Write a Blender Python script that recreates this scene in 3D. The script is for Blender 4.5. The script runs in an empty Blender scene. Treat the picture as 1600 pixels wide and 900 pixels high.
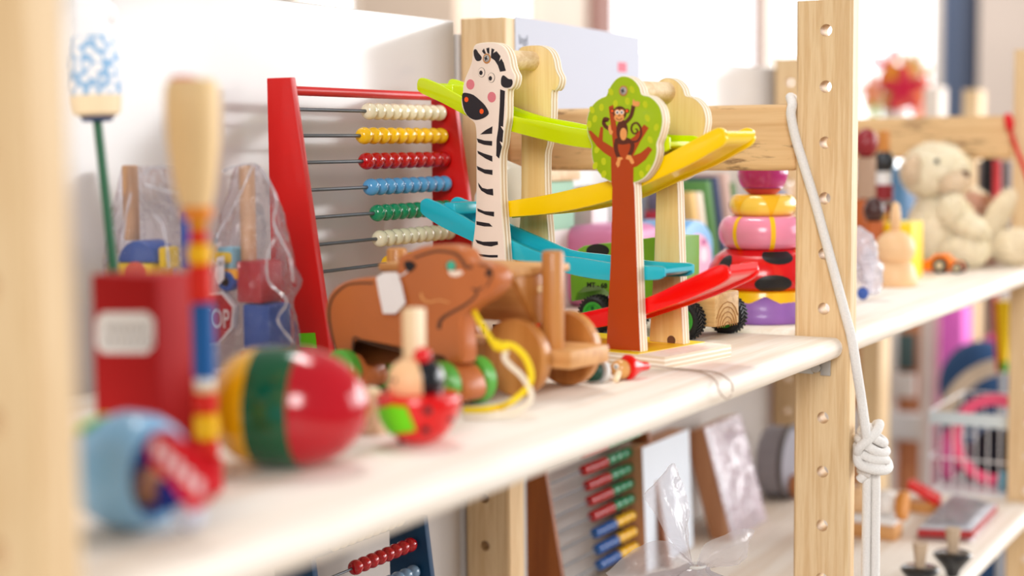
import bpy, bmesh, math, random
from mathutils import Vector, Matrix, noise
random.seed(7)
SC = bpy.context.scene
COL = SC.collection
R = math.radians

# ------------------------------------------------------------------ camera geometry (metres; X along the shelf, Y to its back, Z up)
CAM = Vector((-1.045, -0.3195, 0.1304))
CF = Vector((0.87193582, 0.48150075, -0.0887973))
CR = Vector((0.48267567, -0.87575135, -0.00915267))
CU = Vector((0.08217137, 0.03487976, 0.99600766))
FPX = 2515.37


def ray(x, y):
    return CF + CR * ((x - 800) / FPX) - CU * ((y - 450) / FPX)


def at(x, y, d):
    """the point at distance d (along the view axis) on the sight line x, y"""
    return CAM + ray(x, y) * d


def onZ(x, y, z=0.0):
    d = ray(x, y)
    return CAM + d * ((z - CAM.z) / d.z)


def onY(x, y, yv):
    d = ray(x, y)
    return CAM + d * ((yv - CAM.y) / d.y)


def onX(x, y, xv):
    d = ray(x, y)
    return CAM + d * ((xv - CAM.x) / d.x)


class Fr:
    """upright local frame: local y runs (sin a, cos a), local x (cos a, -sin a)"""

    def __init__(s, loc, deg=0.0):
        s.o = Vector(loc)
        s.a = R(deg)
        s.rot = -s.a
        s.M = Matrix.Translation(s.o) @ Matrix.Rotation(s.rot, 4, 'Z')
        s.I = s.M.inverted()
        s.c = s.I @ CAM
        s.I3 = s.I.to_3x3()

    def l(s, p):
        return s.I @ Vector(p)

    def _p(s, x, y, k, v):
        d = s.I3 @ ray(x, y)
        return s.c + d * ((v - s.c[k]) / d[k])

    def x(s, x, y, v=0.0):
        return s._p(x, y, 0, v)

    def y(s, x, y, v=0.0):
        return s._p(x, y, 1, v)

    def z(s, x, y, v=0.0):
        return s._p(x, y, 2, v)

    def xs(s, pts, v=0.0):
        return [s.x(a, b, v) for a, b in pts]

    def ys(s, pts, v=0.0):
        return [s.y(a, b, v) for a, b in pts]


def crop(pts, x0, y0, k):
    return [(x0 + a / k, y0 + b / k) for a, b in pts]


def cr(pts, n=5, closed=True):
    """Catmull-Rom through points (tuples or Vectors)"""
    P = [Vector(p) for p in pts]
    N = len(P)
    out = []
    rng = range(N) if closed else range(N - 1)
    for i in rng:
        if closed:
            p0, p1, p2, p3 = P[i - 1], P[i], P[(i + 1) % N], P[(i + 2) % N]
        else:
            p0, p1, p2, p3 = P[max(i - 1, 0)], P[i], P[i + 1], P[min(i + 2, N - 1)]
        for k in range(n):
            t = k / n
            out.append(0.5 * ((2 * p1) + (p2 - p0) * t + (2 * p0 - 5 * p1 + 4 * p2 - p3) * t * t
                              + (3 * p1 - p0 - 3 * p2 + p3) * t ** 3))
    if not closed:
        out.append(P[-1])
    return out


# ------------------------------------------------------------------ materials
def lin(c):
    c = c / 255.0
    return c / 12.92 if c <= 0.04045 else ((c + 0.055) / 1.055) ** 2.4


def rgb(r, g, b):
    return (lin(r), lin(g), lin(b), 1.0)


MATS = {}


def mat(name, col, rough=0.5, metal=0.0, var=0.06, scale=40.0, bump=0.0, coat=0.0, ior=1.5, sub=0.0, emit=None):
    if name in MATS:
        return MATS[name]
    m = bpy.data.materials.new(name)
    m.use_nodes = True
    nt = m.node_tree
    b = nt.nodes['Principled BSDF']
    b.inputs['Roughness'].default_value = rough
    b.inputs['Metallic'].default_value = metal
    b.inputs['IOR'].default_value = ior
    b.inputs['Coat Weight'].default_value = coat
    b.inputs['Coat Roughness'].default_value = 0.08
    b.inputs['Specular IOR Level'].default_value = 0.35
    if sub:
        b.inputs['Subsurface Weight'].default_value = sub
        b.inputs['Subsurface Radius'].default_value = (0.004, 0.003, 0.002)
        b.inputs['Subsurface Scale'].default_value = 1.0
    c = rgb(*col)
    b.inputs['Base Color'].default_value = c
    tc = nt.nodes.new('ShaderNodeTexCoord')
    nz = nt.nodes.new('ShaderNodeTexNoise')
    nz.inputs['Scale'].default_value = scale
    nz.inputs['Detail'].default_value = 3
    nt.links.new(tc.outputs['Object'], nz.inputs['Vector'])
    if var:
        mx = nt.nodes.new('ShaderNodeMix')
        mx.data_type = 'RGBA'
        mx.inputs[6].default_value = tuple(v * (1 - var) for v in c[:3]) + (1,)
        mx.inputs[7].default_value = tuple(min(1, v * (1 + var)) for v in c[:3]) + (1,)
        nt.links.new(nz.outputs['Fac'], mx.inputs[0])
        nt.links.new(mx.outputs[2], b.inputs['Base Color'])
    if bump:
        bp = nt.nodes.new('ShaderNodeBump')
        bp.inputs['Strength'].default_value = bump
        bp.inputs['Distance'].default_value = 0.001
        nt.links.new(nz.outputs['Fac'], bp.inputs['Height'])
        nt.links.new(bp.outputs['Normal'], b.inputs['Normal'])
    if emit:
        b.inputs['Emission Color'].default_value = c
        b.inputs['Emission Strength'].default_value = emit
    MATS[name] = m
    return m


def wood(name, c1, c2, axis='Z', scale=60.0, rough=0.55, coat=0.0, dist=3.0, cracks=False):
    """long grain along axis: noise stretched along it, banded"""
    if name in MATS:
        return MATS[name]
    m = bpy.data.materials.new(name)
    m.use_nodes = True
    nt = m.node_tree
    b = nt.nodes['Principled BSDF']
    b.inputs['Roughness'].default_value = rough
    b.inputs['Coat Weight'].default_value = coat
    tc = nt.nodes.new('ShaderNodeTexCoord')
    mp = nt.nodes.new('ShaderNodeMapping')
    s = [1.0, 1.0, 1.0]
    s['XYZ'.index(axis)] = 0.045
    mp.inputs['Scale'].default_value = s
    nt.links.new(tc.outputs['Object'], mp.inputs['Vector'])
    n1 = nt.nodes.new('ShaderNodeTexNoise')
    n1.inputs['Scale'].default_value = scale
    n1.inputs['Detail'].default_value = 2
    n1.inputs['Distortion'].default_value = 0.4
    nt.links.new(mp.outputs['Vector'], n1.inputs['Vector'])
    mul = nt.nodes.new('ShaderNodeMath')
    mul.operation = 'MULTIPLY'
    mul.inputs[1].default_value = dist * 6.0
    nt.links.new(n1.outputs['Fac'], mul.inputs[0])
    sn = nt.nodes.new('ShaderNodeMath')
    sn.operation = 'SINE'
    nt.links.new(mul.outputs[0], sn.inputs[0])
    n2 = nt.nodes.new('ShaderNodeTexNoise')
    n2.inputs['Scale'].default_value = scale * 9
    n2.inputs['Detail'].default_value = 3
    nt.links.new(mp.outputs['Vector'], n2.inputs['Vector'])
    ad = nt.nodes.new('ShaderNodeMath')
    ad.operation = 'MULTIPLY_ADD'
    ad.inputs[1].default_value = 0.28
    nt.links.new(sn.outputs[0], ad.inputs[0])
    nt.links.new(n2.outputs['Fac'], ad.inputs[2])
    rp = nt.nodes.new('ShaderNodeValToRGB')
    rp.color_ramp.elements[0].position = 0.15
    rp.color_ramp.elements[0].color = rgb(*c1)
    rp.color_ramp.elements[1].position = 0.85
    rp.color_ramp.elements[1].color = rgb(*c2)
    nt.links.new(ad.outputs[0], rp.inputs['Fac'])
    out = rp.outputs['Color']
    if cracks:
        mp2 = nt.nodes.new('ShaderNodeMapping')
        s2 = [2.0, 2.0, 2.0]
        s2['XYZ'.index(axis)] = 0.35
        mp2.inputs['Scale'].default_value = s2
        nt.links.new(tc.outputs['Object'], mp2.inputs['Vector'])
        n3 = nt.nodes.new('ShaderNodeTexNoise')
        n3.inputs['Scale'].default_value = 45
        n3.inputs['Detail'].default_value = 6
        n3.inputs['Roughness'].default_value = 0.7
        nt.links.new(mp2.outputs['Vector'], n3.inputs['Vector'])
        r3 = nt.nodes.new('ShaderNodeValToRGB')
        r3.color_ramp.elements[0].position = 0.36
        r3.color_ramp.elements[0].color = (0.16, 0.08, 0.04, 1)
        r3.color_ramp.elements[1].position = 0.45
        r3.color_ramp.elements[1].color = (1, 1, 1, 1)
        nt.links.new(n3.outputs['Fac'], r3.inputs['Fac'])
        mm = nt.nodes.new('ShaderNodeMix')
        mm.data_type = 'RGBA'
        mm.blend_type = 'MULTIPLY'
        mm.inputs[0].default_value = 0.8
        nt.links.new(out, mm.inputs[6])
        nt.links.new(r3.outputs['Color'], mm.inputs[7])
        out = mm.outputs[2]
    nt.links.new(out, b.inputs['Base Color'])
    bp = nt.nodes.new('ShaderNodeBump')
    bp.inputs['Strength'].default_value = 0.15
    bp.inputs['Distance'].default_value = 0.0006
    nt.links.new(ad.outputs[0], bp.inputs['Height'])
    nt.links.new(bp.outputs['Normal'], b.inputs['Normal'])
    MATS[name] = m
    return m


def layered(name, c1, c2, axis, period, rough=0.6):
    """plies seen on a board's edge: bands across the thickness"""
    if name in MATS:
        return MATS[name]
    m = bpy.data.materials.new(name)
    m.use_nodes = True
    nt = m.node_tree
    b = nt.nodes['Principled BSDF']
    b.inputs['Roughness'].default_value = rough
    tc = nt.nodes.new('ShaderNodeTexCoord')
    sp = nt.nodes.new('ShaderNodeSeparateXYZ')
    nt.links.new(tc.outputs['Object'], sp.inputs[0])
    nz = nt.nodes.new('ShaderNodeTexNoise')
    nz.inputs['Scale'].default_value = 160
    nt.links.new(tc.outputs['Object'], nz.inputs['Vector'])
    mu = nt.nodes.new('ShaderNodeMath')
    mu.operation = 'MULTIPLY_ADD'
    mu.inputs[1].default_value = 2 * math.pi / period
    nt.links.new(sp.outputs['XYZ'.index(axis)], mu.inputs[0])
    nt.links.new(nz.outputs['Fac'], mu.inputs[2])
    sn = nt.nodes.new('ShaderNodeMath')
    sn.operation = 'SINE'
    nt.links.new(mu.outputs[0], sn.inputs[0])
    rp = nt.nodes.new('ShaderNodeValToRGB')
    rp.color_ramp.elements[0].position = 0.0
    rp.color_ramp.elements[0].color = rgb(*c1)
    rp.color_ramp.elements[1].position = 0.5
    rp.color_ramp.elements[1].color = rgb(*c2)
    nt.links.new(sn.outputs[0], rp.inputs['Fac'])
    nt.links.new(rp.outputs['Color'], b.inputs['Base Color'])
    MATS[name] = m
    return m


def film(name, tint=(250, 248, 252), gloss=0.25, milky=0.12, rough=0.12, bump=0.6, scale=90):
    """thin clear crinkled plastic"""
    if name in MATS:
        return MATS[name]
    m = bpy.data.materials.new(name)
    m.use_nodes = True
    nt = m.node_tree
    nt.nodes.remove(nt.nodes['Principled BSDF'])
    out = nt.nodes['Material Output']
    tr = nt.nodes.new('ShaderNodeBsdfTransparent')
    tr.inputs['Color'].default_value = rgb(*tint)
    gl = nt.nodes.new('ShaderNodeBsdfGlossy')
    gl.inputs['Roughness'].default_value = rough
    df = nt.nodes.new('ShaderNodeBsdfTranslucent')
    df.inputs['Color'].default_value = rgb(*tint)
    d2 = nt.nodes.new('ShaderNodeBsdfDiffuse')
    d2.inputs['Color'].default_value = rgb(*tint)
    tc = nt.nodes.new('ShaderNodeTexCoord')
    nz = nt.nodes.new('ShaderNodeTexNoise')
    nz.inputs['Scale'].default_value = scale
    nz.inputs['Detail'].default_value = 4
    nz.inputs['Distortion'].default_value = 1.5
    nt.links.new(tc.outputs['Object'], nz.inputs['Vector'])
    bp = nt.nodes.new('ShaderNodeBump')
    bp.inputs['Strength'].default_value = bump
    bp.inputs['Distance'].default_value = 0.004
    nt.links.new(nz.outputs['Fac'], bp.inputs['Height'])
    nt.links.new(bp.outputs['Normal'], gl.inputs['Normal'])
    fr = nt.nodes.new('ShaderNodeFresnel')
    fr.inputs['IOR'].default_value = 1.45
    nt.links.new(bp.outputs['Normal'], fr.inputs['Normal'])
    ad = nt.nodes.new('ShaderNodeMath')
    ad.operation = 'MULTIPLY_ADD'
    ad.inputs[1].default_value = 0.3 + gloss
    ad.inputs[2].default_value = gloss * 0.12
    ad.use_clamp = True
    nt.links.new(fr.outputs['Fac'], ad.inputs[0])
    a1 = nt.nodes.new('ShaderNodeMixShader')
    a1.inputs['Fac'].default_value = 0.5
    nt.links.new(df.outputs[0], a1.inputs[1])
    nt.links.new(d2.outputs[0], a1.inputs[2])
    a2 = nt.nodes.new('ShaderNodeMixShader')
    a2.inputs['Fac'].default_value = milky
    nt.links.new(tr.outputs[0], a2.inputs[1])
    nt.links.new(a1.outputs[0], a2.inputs[2])
    a3 = nt.nodes.new('ShaderNodeMixShader')
    nt.links.new(ad.outputs[0], a3.inputs['Fac'])
    nt.links.new(a2.outputs[0], a3.inputs[1])
    nt.links.new(gl.outputs[0], a3.inputs[2])
    nt.links.new(a3.outputs[0], out.inputs['Surface'])
    MATS[name] = m
    return m


# ------------------------------------------------------------------ mesh builder
def axis_rot(axis):
    return Vector((0, 0, 1)).rotation_difference(Vector(axis).normalized()).to_matrix().to_4x4()


class B:
    def __init__(s):
        s.v, s.f, s.mi, s.mats = [], [], [], []

    def _m(s, m):
        if m not in s.mats:
            s.mats.append(m)
        return s.mats.index(m)

    def raw(s, vs, fs, m):
        o = len(s.v)
        k = s._m(m)
        s.v += [tuple(v) for v in vs]
        for f in fs:
            s.f.append(tuple(i + o for i in f))
            s.mi.append(k)
        return s

    def bm(s, bm, m, M=None):
        if M is not None:
            bmesh.ops.transform(bm, matrix=M, verts=bm.verts)
        bm.verts.index_update()
        s.raw([v.co.copy() for v in bm.verts], [[v.index for v in f.verts] for f in bm.faces], m)
        bm.free()
        return s

    def box(s, c, size, m, bev=0.0, rot=None, seg=2):
        bm = bmesh.new()
        bmesh.ops.create_cube(bm, size=1)
        bmesh.ops.scale(bm, vec=size, verts=bm.verts)
        if bev:
            bmesh.ops.bevel(bm, geom=bm.edges[:], offset=bev, segments=seg, affect='EDGES', profile=0.5)
        M = Matrix.Translation(c)
        if rot is not None:
            M = M @ rot
        return s.bm(bm, m, M)

    def box2(s, lo, hi, m, bev=0.0, seg=2):
        lo, hi = Vector(lo), Vector(hi)
        return s.box((lo + hi) / 2, hi - lo, m, bev, None, seg)

    def prism(s, loop, vec, m, bev=0.0, seg=2, m_side=None):
        """loop: planar 3D polygon, extruded by vec"""
        vec = Vector(vec)
        bm = bmesh.new()
        vs = [bm.verts.new(p) for p in loop]
        f = bm.faces.new(vs)
        f.normal_update()
        if f.normal.dot(vec) > 0:
            f.normal_flip()
        r = bmesh.ops.extrude_face_region(bm, geom=[f])
        nv = [e for e in r['geom'] if isinstance(e, bmesh.types.BMVert)]
        nf = [e for e in r['geom'] if isinstance(e, bmesh.types.BMFace)]
        bmesh.ops.translate(bm, vec=vec, verts=nv)
        caps = set()
        if bev:
            ed = set()
            for face in [f] + nf:
                if face.is_valid:
                    ed |= set(face.edges)
            bmesh.ops.bevel(bm, geom=list(ed), offset=bev, segments=seg, affect='EDGES', profile=0.5)
        bm.normal_update()
        if m_side is None:
            return s.bm(bm, m)
        vn = vec.normalized()
        bm.verts.index_update()
        V = [v.co.copy() for v in bm.verts]
        A = [[v.index for v in q.verts] for q in bm.faces if abs(q.normal.dot(vn)) > 0.97]
        Bf = [[v.index for v in q.verts] for q in bm.faces if abs(q.normal.dot(vn)) <= 0.97]
        bm.free()
        o = len(s.v)
        s.v += [tuple(v) for v in V]
        for fs, mm in ((A, m), (Bf, m_side)):
            k = s._m(mm)
            for q in fs:
                s.f.append(tuple(i + o for i in q))
                s.mi.append(k)
        return s

    def lathe(s, prof, o, m, axis=(0, 0, 1), n=32, rot=None, caps=True):
        """prof: [(radius, height)], about axis through o"""
        M = Matrix.Translation(o) @ (rot if rot is not None else axis_rot(axis))
        vs, fs = [], []
        for r, h in prof:
            for k in range(n):
                a = 2 * math.pi * k / n
                vs.append(M @ Vector((r * math.cos(a), r * math.sin(a), h)))
        for i in range(len(prof) - 1):
            for k in range(n):
                k2 = (k + 1) % n
                fs.append((i * n + k, i * n + k2, (i + 1) * n + k2, (i + 1) * n + k))
        if caps and prof[0][0] > 1e-6:
            fs.append(tuple(range(n - 1, -1, -1)))
        if caps and prof[-1][0] > 1e-6:
            fs.append(tuple((len(prof) - 1) * n + k for k in range(n)))
        return s.raw(vs, fs, m)

    def cyl(s, p0, p1, r, m, n=24, bev=0.0):
        p0, p1 = Vector(p0), Vector(p1)
        L = (p1 - p0).length
        if bev:
            pr = [(r - bev, 0), (r - bev * 0.3, bev * 0.3), (r, bev), (r, L - bev), (r - bev * 0.3, L - bev * 0.3), (r - bev, L)]
        else:
            pr = [(r, 0), (r, L)]
        return s.lathe(pr, p0, m, p1 - p0, n)

    def tube(s, path, r, m, n=10, closed=False):
        P = [Vector(p) for p in path]
        N = len(P)
        rr = r if isinstance(r, (list, tuple)) else [r] * N
        vs, fs = [], []
        up = None
        for i in range(N):
            if closed:
                t = P[(i + 1) % N] - P[i - 1]
            else:
                t = P[min(i + 1, N - 1)] - P[max(i - 1, 0)]
            t.normalize()
            if up is None:
                up = t.orthogonal().normalized()
            else:
                up = (up - t * up.dot(t))
                up = up.normalized() if up.length > 1e-8 else t.orthogonal().normalized()
            w = t.cross(up)
            for k in range(n):
                a = 2 * math.pi * k / n
                vs.append(P[i] + (up * math.cos(a) + w * math.sin(a)) * rr[i])
        for i in range(N if closed else N - 1):
            j = (i + 1) % N
            for k in range(n):
                k2 = (k + 1) % n
                fs.append((i * n + k, i * n + k2, j * n + k2, j * n + k))
        if not closed:
            fs.append(tuple(range(n - 1, -1, -1)))
            fs.append(tuple((N - 1) * n + k for k in range(n)))
        return s.raw(vs, fs, m)

    def ell(s, c, rad, m, rot=None, seg=24, ring=14, fuzz=0.0, fs_=300.0, squash=None):
        bm = bmesh.new()
        bmesh.ops.create_uvsphere(bm, u_segments=seg, v_segments=ring, radius=1)
        for v in bm.verts:
            n = v.co.copy()
            p = Vector((n.x * rad[0], n.y * rad[1], n.z * rad[2]))
            if fuzz:
                q = (p + Vector(c)) * fs_
                p += n * (fuzz * (noise.noise(q) + 0.6 * noise.noise(q * 2.7)))
            if squash:
                p = squash(p)
            v.co = p
        M = Matrix.Translation(c)
        if rot is not None:
            M = M @ rot
        return s.bm(bm, m, M)

    def blades(s, c, rad, m, rot, count, length, seed):
        """pile of short tapered hairs standing on an ellipsoid"""
        rnd = random.Random(seed)
        M = Matrix.Translation(c)
        if rot is not None:
            M = M @ rot
        vs, fs = [], []
        for i in range(count):
            z = 1 - 2 * (i + 0.5) / count
            a = i * 2.399963 + rnd.uniform(-0.2, 0.2)
            q = math.sqrt(max(0.0, 1 - z * z))
            n = Vector((q * math.cos(a), q * math.sin(a), z))
            p = Vector((n.x * rad[0], n.y * rad[1], n.z * rad[2])) * 0.985
            t = n.orthogonal().normalized()
            t = (t + n.cross(t) * rnd.uniform(-1.5, 1.5)).normalized()
            d = (n + t * rnd.uniform(0.1, 0.9) + Vector((0, 0, -0.25))).normalized() * length * rnd.uniform(0.6, 1.25)
            w = n.cross(t) * length * 0.11
            k = len(vs)
            vs += [M @ (p - w), M @ (p + w), M @ (p + d)]
            fs.append((k, k + 1, k + 2))
        return s.raw(vs, fs, m)

    def torus(s, c, Rr, r, m, axis=(0, 0, 1), n=36, k=14, rz=1.0):
        pr = []
        M = Matrix.Translation(c) @ axis_rot(axis)
        vs, fs = [], []
        for i in range(n):
            a = 2 * math.pi * i / n
            for j in range(k):
                b = 2 * math.pi * j / k
                q = Rr + r * math.cos(b)
                vs.append(M @ Vector((q * math.cos(a), q * math.sin(a), r * rz * math.sin(b))))
        for i in range(n):
            for j in range(k):
                i2, j2 = (i + 1) % n, (j + 1) % k
                fs.append((i * k + j, i2 * k + j, i2 * k + j2, i * k + j2))
        return s.raw(vs, fs, m)

    def obj(s, name, parent=None, ang=40.0, fr=None, loc=None):
        me = bpy.data.meshes.new(name)
        me.from_pydata([Vector(v) for v in s.v], [], s.f)
        for m in s.mats:
            me.materials.append(m)
        me.polygons.foreach_set('material_index', s.mi)
        bm = bmesh.new()
        bm.from_mesh(me)
        bmesh.ops.remove_doubles(bm, verts=bm.verts, dist=1e-7)
        bmesh.ops.recalc_face_normals(bm, faces=bm.faces)
        bm.to_mesh(me)
        bm.free()
        me.update()
        if ang > 0:
            me.polygons.foreach_set('use_smooth', [True] * len(me.polygons))
            me.set_sharp_from_angle(angle=R(ang))
        o = bpy.data.objects.new(name, me)
        COL.objects.link(o)
        if parent is not None:
            o.parent = parent
        if fr is not None:
            o.location = fr.o
            o.rotation_euler = (0, 0, fr.rot)
        if loc is not None:
            o.location = loc
        return o


def tag(o, label, cat, group=None, kind=None):
    if label:
        o['label'] = label
    if cat:
        o['category'] = cat
    if group:
        o['group'] = group
    if kind:
        o['kind'] = kind
    return o


def struct(o):
    o['kind'] = 'structure'
    return o


def thing(name, label, cat, fr, group=None):
    o = bpy.data.objects.new(name, None)
    o.empty_display_size = 0.01
    COL.objects.link(o)
    o.location = fr.o
    o.rotation_euler = (0, 0, fr.rot)
    return tag(o, label, cat, group)


def lone(b, name, label, cat, fr, group=None, ang=40):
    return tag(b.obj(name, None, ang, fr), label, cat, group)


def copy_part(o, parent, loc=None):
    c = o.copy()
    COL.objects.link(c)
    c.parent = parent
    if loc is not None:
        c.location = loc
    return c


def copy_tree(o, parent=None):
    kids = [k for k in bpy.data.objects if k.parent is o]
    c = o.copy()
    COL.objects.link(c)
    c.parent = parent
    for k in kids:
        copy_tree(k, c)
    return c


def stroke(pts, w, n=4):
    """2D pixel polyline widened into a polygon; w: width or list"""
    P = cr([Vector((a, b, 0)) for a, b in pts], n, False)
    N = len(P)
    L, Rr = [], []
    for i, p in enumerate(P):
        t = P[min(i + 1, N - 1)] - P[max(i - 1, 0)]
        t.normalize()
        q = Vector((-t.y, t.x, 0))
        ww = w if not isinstance(w, (list, tuple)) else w[0] + (w[-1] - w[0]) * i / (N - 1)
        L.append(p + q * ww / 2)
        Rr.append(p - q * ww / 2)
    return [(v.x, v.y) for v in L + Rr[::-1]]


def oval(cx, cy, rx, ry, n=24, rot=0.0):
    o = []
    for k in range(n):
        a = 2 * math.pi * k / n
        x, y = rx * math.cos(a), ry * math.sin(a)
        o.append((cx + x * math.cos(rot) - y * math.sin(rot), cy + x * math.sin(rot) + y * math.cos(rot)))
    return o


def lettering(text, size, m, name, parent, M, extrude=0.0001, align='CENTER', bold=0.0):
    c = bpy.data.curves.new(name, 'FONT')
    c.body = text
    c.size = size
    c.extrude = extrude
    c.offset = bold
    c.align_x = align
    c.align_y = 'CENTER'
    c.materials.append(m)
    t = bpy.data.objects.new('text_source', c)
    COL.objects.link(t)
    me = bpy.data.meshes.new_from_object(t.evaluated_get(bpy.context.evaluated_depsgraph_get()))
    me.name = name
    bpy.data.objects.remove(t)
    o = bpy.data.objects.new(name, me)
    COL.objects.link(o)
    o.parent = parent
    o.matrix_local = M
    return o


FACE_NX = Matrix(((0, 0, -1, 0), (-1, 0, 0, 0), (0, 1, 0, 0), (0, 0, 0, 1)))   # text read from -X: its x runs to -Y
FACE_NY = Matrix(((1, 0, 0, 0), (0, 0, -1, 0), (0, 1, 0, 0), (0, 0, 0, 1)))    # text read from -Y
# ------------------------------------------------------------------ common materials
PINE = wood('pine', (214, 178, 130), (229, 199, 155), 'Z', 170)
PINE_X = wood('pine_along_shelf', (230, 214, 196), (243, 235, 224), 'X', 45, 0.6)
PINE_Y = wood('pine_rail', (205, 160, 105), (226, 188, 136), 'Y', 55, 0.6, cracks=True)
PALE = wood('pale_wood', (226, 196, 150), (243, 222, 186), 'Z', 80)
PALE_Y = wood('pale_wood_across', (214, 180, 132), (234, 208, 168), 'Y', 80)
BEECH = wood('beech', (178, 112, 48), (202, 138, 72), 'Z', 70, 0.45, 0.2)
BEECH_Y = wood('beech_plank', (192, 132, 72), (216, 160, 100), 'Y', 70, 0.5)
PLY = layered('plywood_edge', (214, 186, 150), (246, 234, 214), 'X', 0.0030)
PLYZ = layered('plywood_plate_edge', (222, 200, 170), (246, 236, 220), 'Z', 0.0026)
PANEL = mat('white_panel', (203, 197, 193), 0.16, var=0.02, scale=4, ior=1.5)
STEEL = mat('steel', (190, 187, 182), 0.35, 0.5, 0.05)
WHITE = mat('white_paint', (240, 240, 240), 0.4)
BLACK = mat('black_paint', (28, 27, 30), 0.4)
RED = mat('red_gloss', (196, 8, 8), 0.25, coat=0.4)
TAGPAPER = mat('tag_paper', (238, 232, 230), 0.7)
STICKER = mat('green_sticker', (110, 215, 10), 0.6)
CREAM = mat('cream_paint', (246, 226, 208), 0.45)

HOLE_R, PITCH = 0.0041, 0.0371


def post(name, parent, x0, x1, y0, y1, zb, zt, hy, hz0, mt=PINE):
    """square timber post with a column of through holes along X and chamfered upright edges"""
    c = 0.0016
    b = B()
    zs = []
    z = hz0
    while z > zb + 0.02:
        if z < zt - 0.012:
            zs.append(z)
        z -= PITCH
    zs = zs[::-1]
    ya, yb = y0 + c, y1 - c
    for xs in (x0, x1):
        cuts = [zb] + [q for zc in zs for q in (zc - 0.012, zc + 0.012)] + [zt]
        for i in range(0, len(cuts), 2):
            b.raw([(xs, ya, cuts[i]), (xs, yb, cuts[i]), (xs, yb, cuts[i + 1]), (xs, ya, cuts[i + 1])], [(0, 1, 2, 3)], mt)
        for zc in zs:
            corners = [(ya - hy, -0.012), (yb - hy, -0.012), (yb - hy, 0.012), (ya - hy, 0.012)]
            ang = sorted(set([round(2 * math.pi * k / 20, 5) for k in range(20)] + [round(math.atan2(q, p) % (2 * math.pi), 5) for p, q in corners]))
            ci, re = [], []
            for a in ang:
                ca, sa = math.cos(a), math.sin(a)
                ci.append((xs, hy + HOLE_R * ca, zc + HOLE_R * sa))
                t = 1e9
                for lim, comp in ((yb - hy, ca), (ya - hy, ca), (0.012, sa), (-0.012, sa)):
                    if abs(comp) > 1e-6 and lim / comp > 0:
                        t = min(t, lim / comp)
                re.append((xs, hy + t * ca, zc + t * sa))
            n = len(ang)
            b.raw(ci + re, [(k, (k + 1) % n, n + (k + 1) % n, n + k) for k in range(n)], mt)
    for zc in zs:
        n = 24
        vs = [(xx, hy + HOLE_R * math.cos(2 * math.pi * k / n), zc + HOLE_R * math.sin(2 * math.pi * k / n)) for xx in (x0, x1) for k in range(n)]
        b.raw(vs, [(k, (k + 1) % n, n + (k + 1) % n, n + k) for k in range(n)], mt)
    for yy in (y0, y1):
        b.raw([(x0 + c, yy, zb), (x1 - c, yy, zb), (x1 - c, yy, zt), (x0 + c, yy, zt)], [(0, 1, 2, 3)], mt)
    for xx, sx in ((x0, 1), (x1, -1)):
        for yy, sy in ((y0, 1), (y1, -1)):
            b.raw([(xx, yy + sy * c, zb), (xx + sx * c, yy, zb), (xx + sx * c, yy, zt), (xx, yy + sy * c, zt)], [(0, 1, 2, 3)], mt)
    octo = [(x0, y0 + c), (x0 + c, y0), (x1 - c, y0), (x1, y0 + c), (x1, y1 - c), (x1 - c, y1), (x0 + c, y1), (x0, y1 - c)]
    for zz in (zb, zt):
        b.raw([(p, q, zz) for p, q in octo], [tuple(range(8))], mt)
    return b.obj(name, parent, 0)


FLOOR_Z = -1.05


def side_unit(label, x0, tb=0.0160, group='shelf side frames'):
    f = Fr((x0, 0, FLOOR_Z))
    t = thing('shelf_side_frame', label, 'shelf frame', f, group)
    H = 0.2240 - FLOOR_Z
    post('post', t, 0, 0.0160, 0.0, 0.0385, 0, H, 0.018, 0.2039 - FLOOR_Z)
    post('post', t, 0, tb, 0.2620, 0.3000, 0, H, 0.2832, 0.1965 - FLOOR_Z)
    for za, zb_ in ((0.1110, 0.1560), (-0.62, -0.575), (-0.98, -0.935)):
        B().box2((0.0030, 0.0380, za - FLOOR_Z), (0.0145, 0.2625, zb_ - FLOOR_Z), PINE_Y, 0.005, 4).obj('rail', t)
    return t


unit_near = side_unit('blurred pine shelf frame at the very left edge, nearest the viewer', -0.7312)
unit_mid = side_unit('pine shelf frame with round peg holes, the one the white rope is knotted beside', 0.0, 0.0250)
unit_far = side_unit('pine shelf frame behind the teddy bear, with a red cord on its post', 0.6900)


def shelf(label, x0, x1, ztop, name='shelf_board', th=0.0140, group='white-edged shelf boards'):
    """board with rounded front and rounded corners"""
    r = th / 2
    f = Fr((x0, 0, ztop))
    L, D = x1 - x0, 0.2985
    n = 8
    rc = 0.006
    # section: distance inwards d and height for the rounded rim
    sec = [(r - r * math.sin(math.pi * k / n) * 1.0, -r + r * math.cos(math.pi * k / n)) for k in range(n + 1)]
    loops = []
    for d, z in sec:
        loop = []
        for cx, cy, a0 in ((rc + 0.0005, rc + 0.003, 180), (L - rc - 0.0005, rc + 0.003, 270), (L - rc - 0.0005, D - rc, 0), (rc + 0.0005, D - rc, 90)):
            for k in range(5):
                a = R(a0 + 90 * k / 4)
                loop.append((cx + (rc - d * 0.85) * math.cos(a), cy + (rc - d * 0.85) * math.sin(a), z))
        loops.append(loop)
    b = B()
    N = len(loops[0])
    vs = [p for lp in loops for p in lp]
    fs = []
    for i in range(len(loops) - 1):
        for k in range(N):
            fs.append((i * N + k, i * N + (k + 1) % N, (i + 1) * N + (k + 1) % N, (i + 1) * N + k))
    fs.append(tuple(range(N)))
    fs.append(tuple((len(loops) - 1) * N + k for k in range(N - 1, -1, -1)))
    b.raw(vs, fs, PINE_X)
    return lone(b, name, label, 'shelf', f, group, 50)


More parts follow.
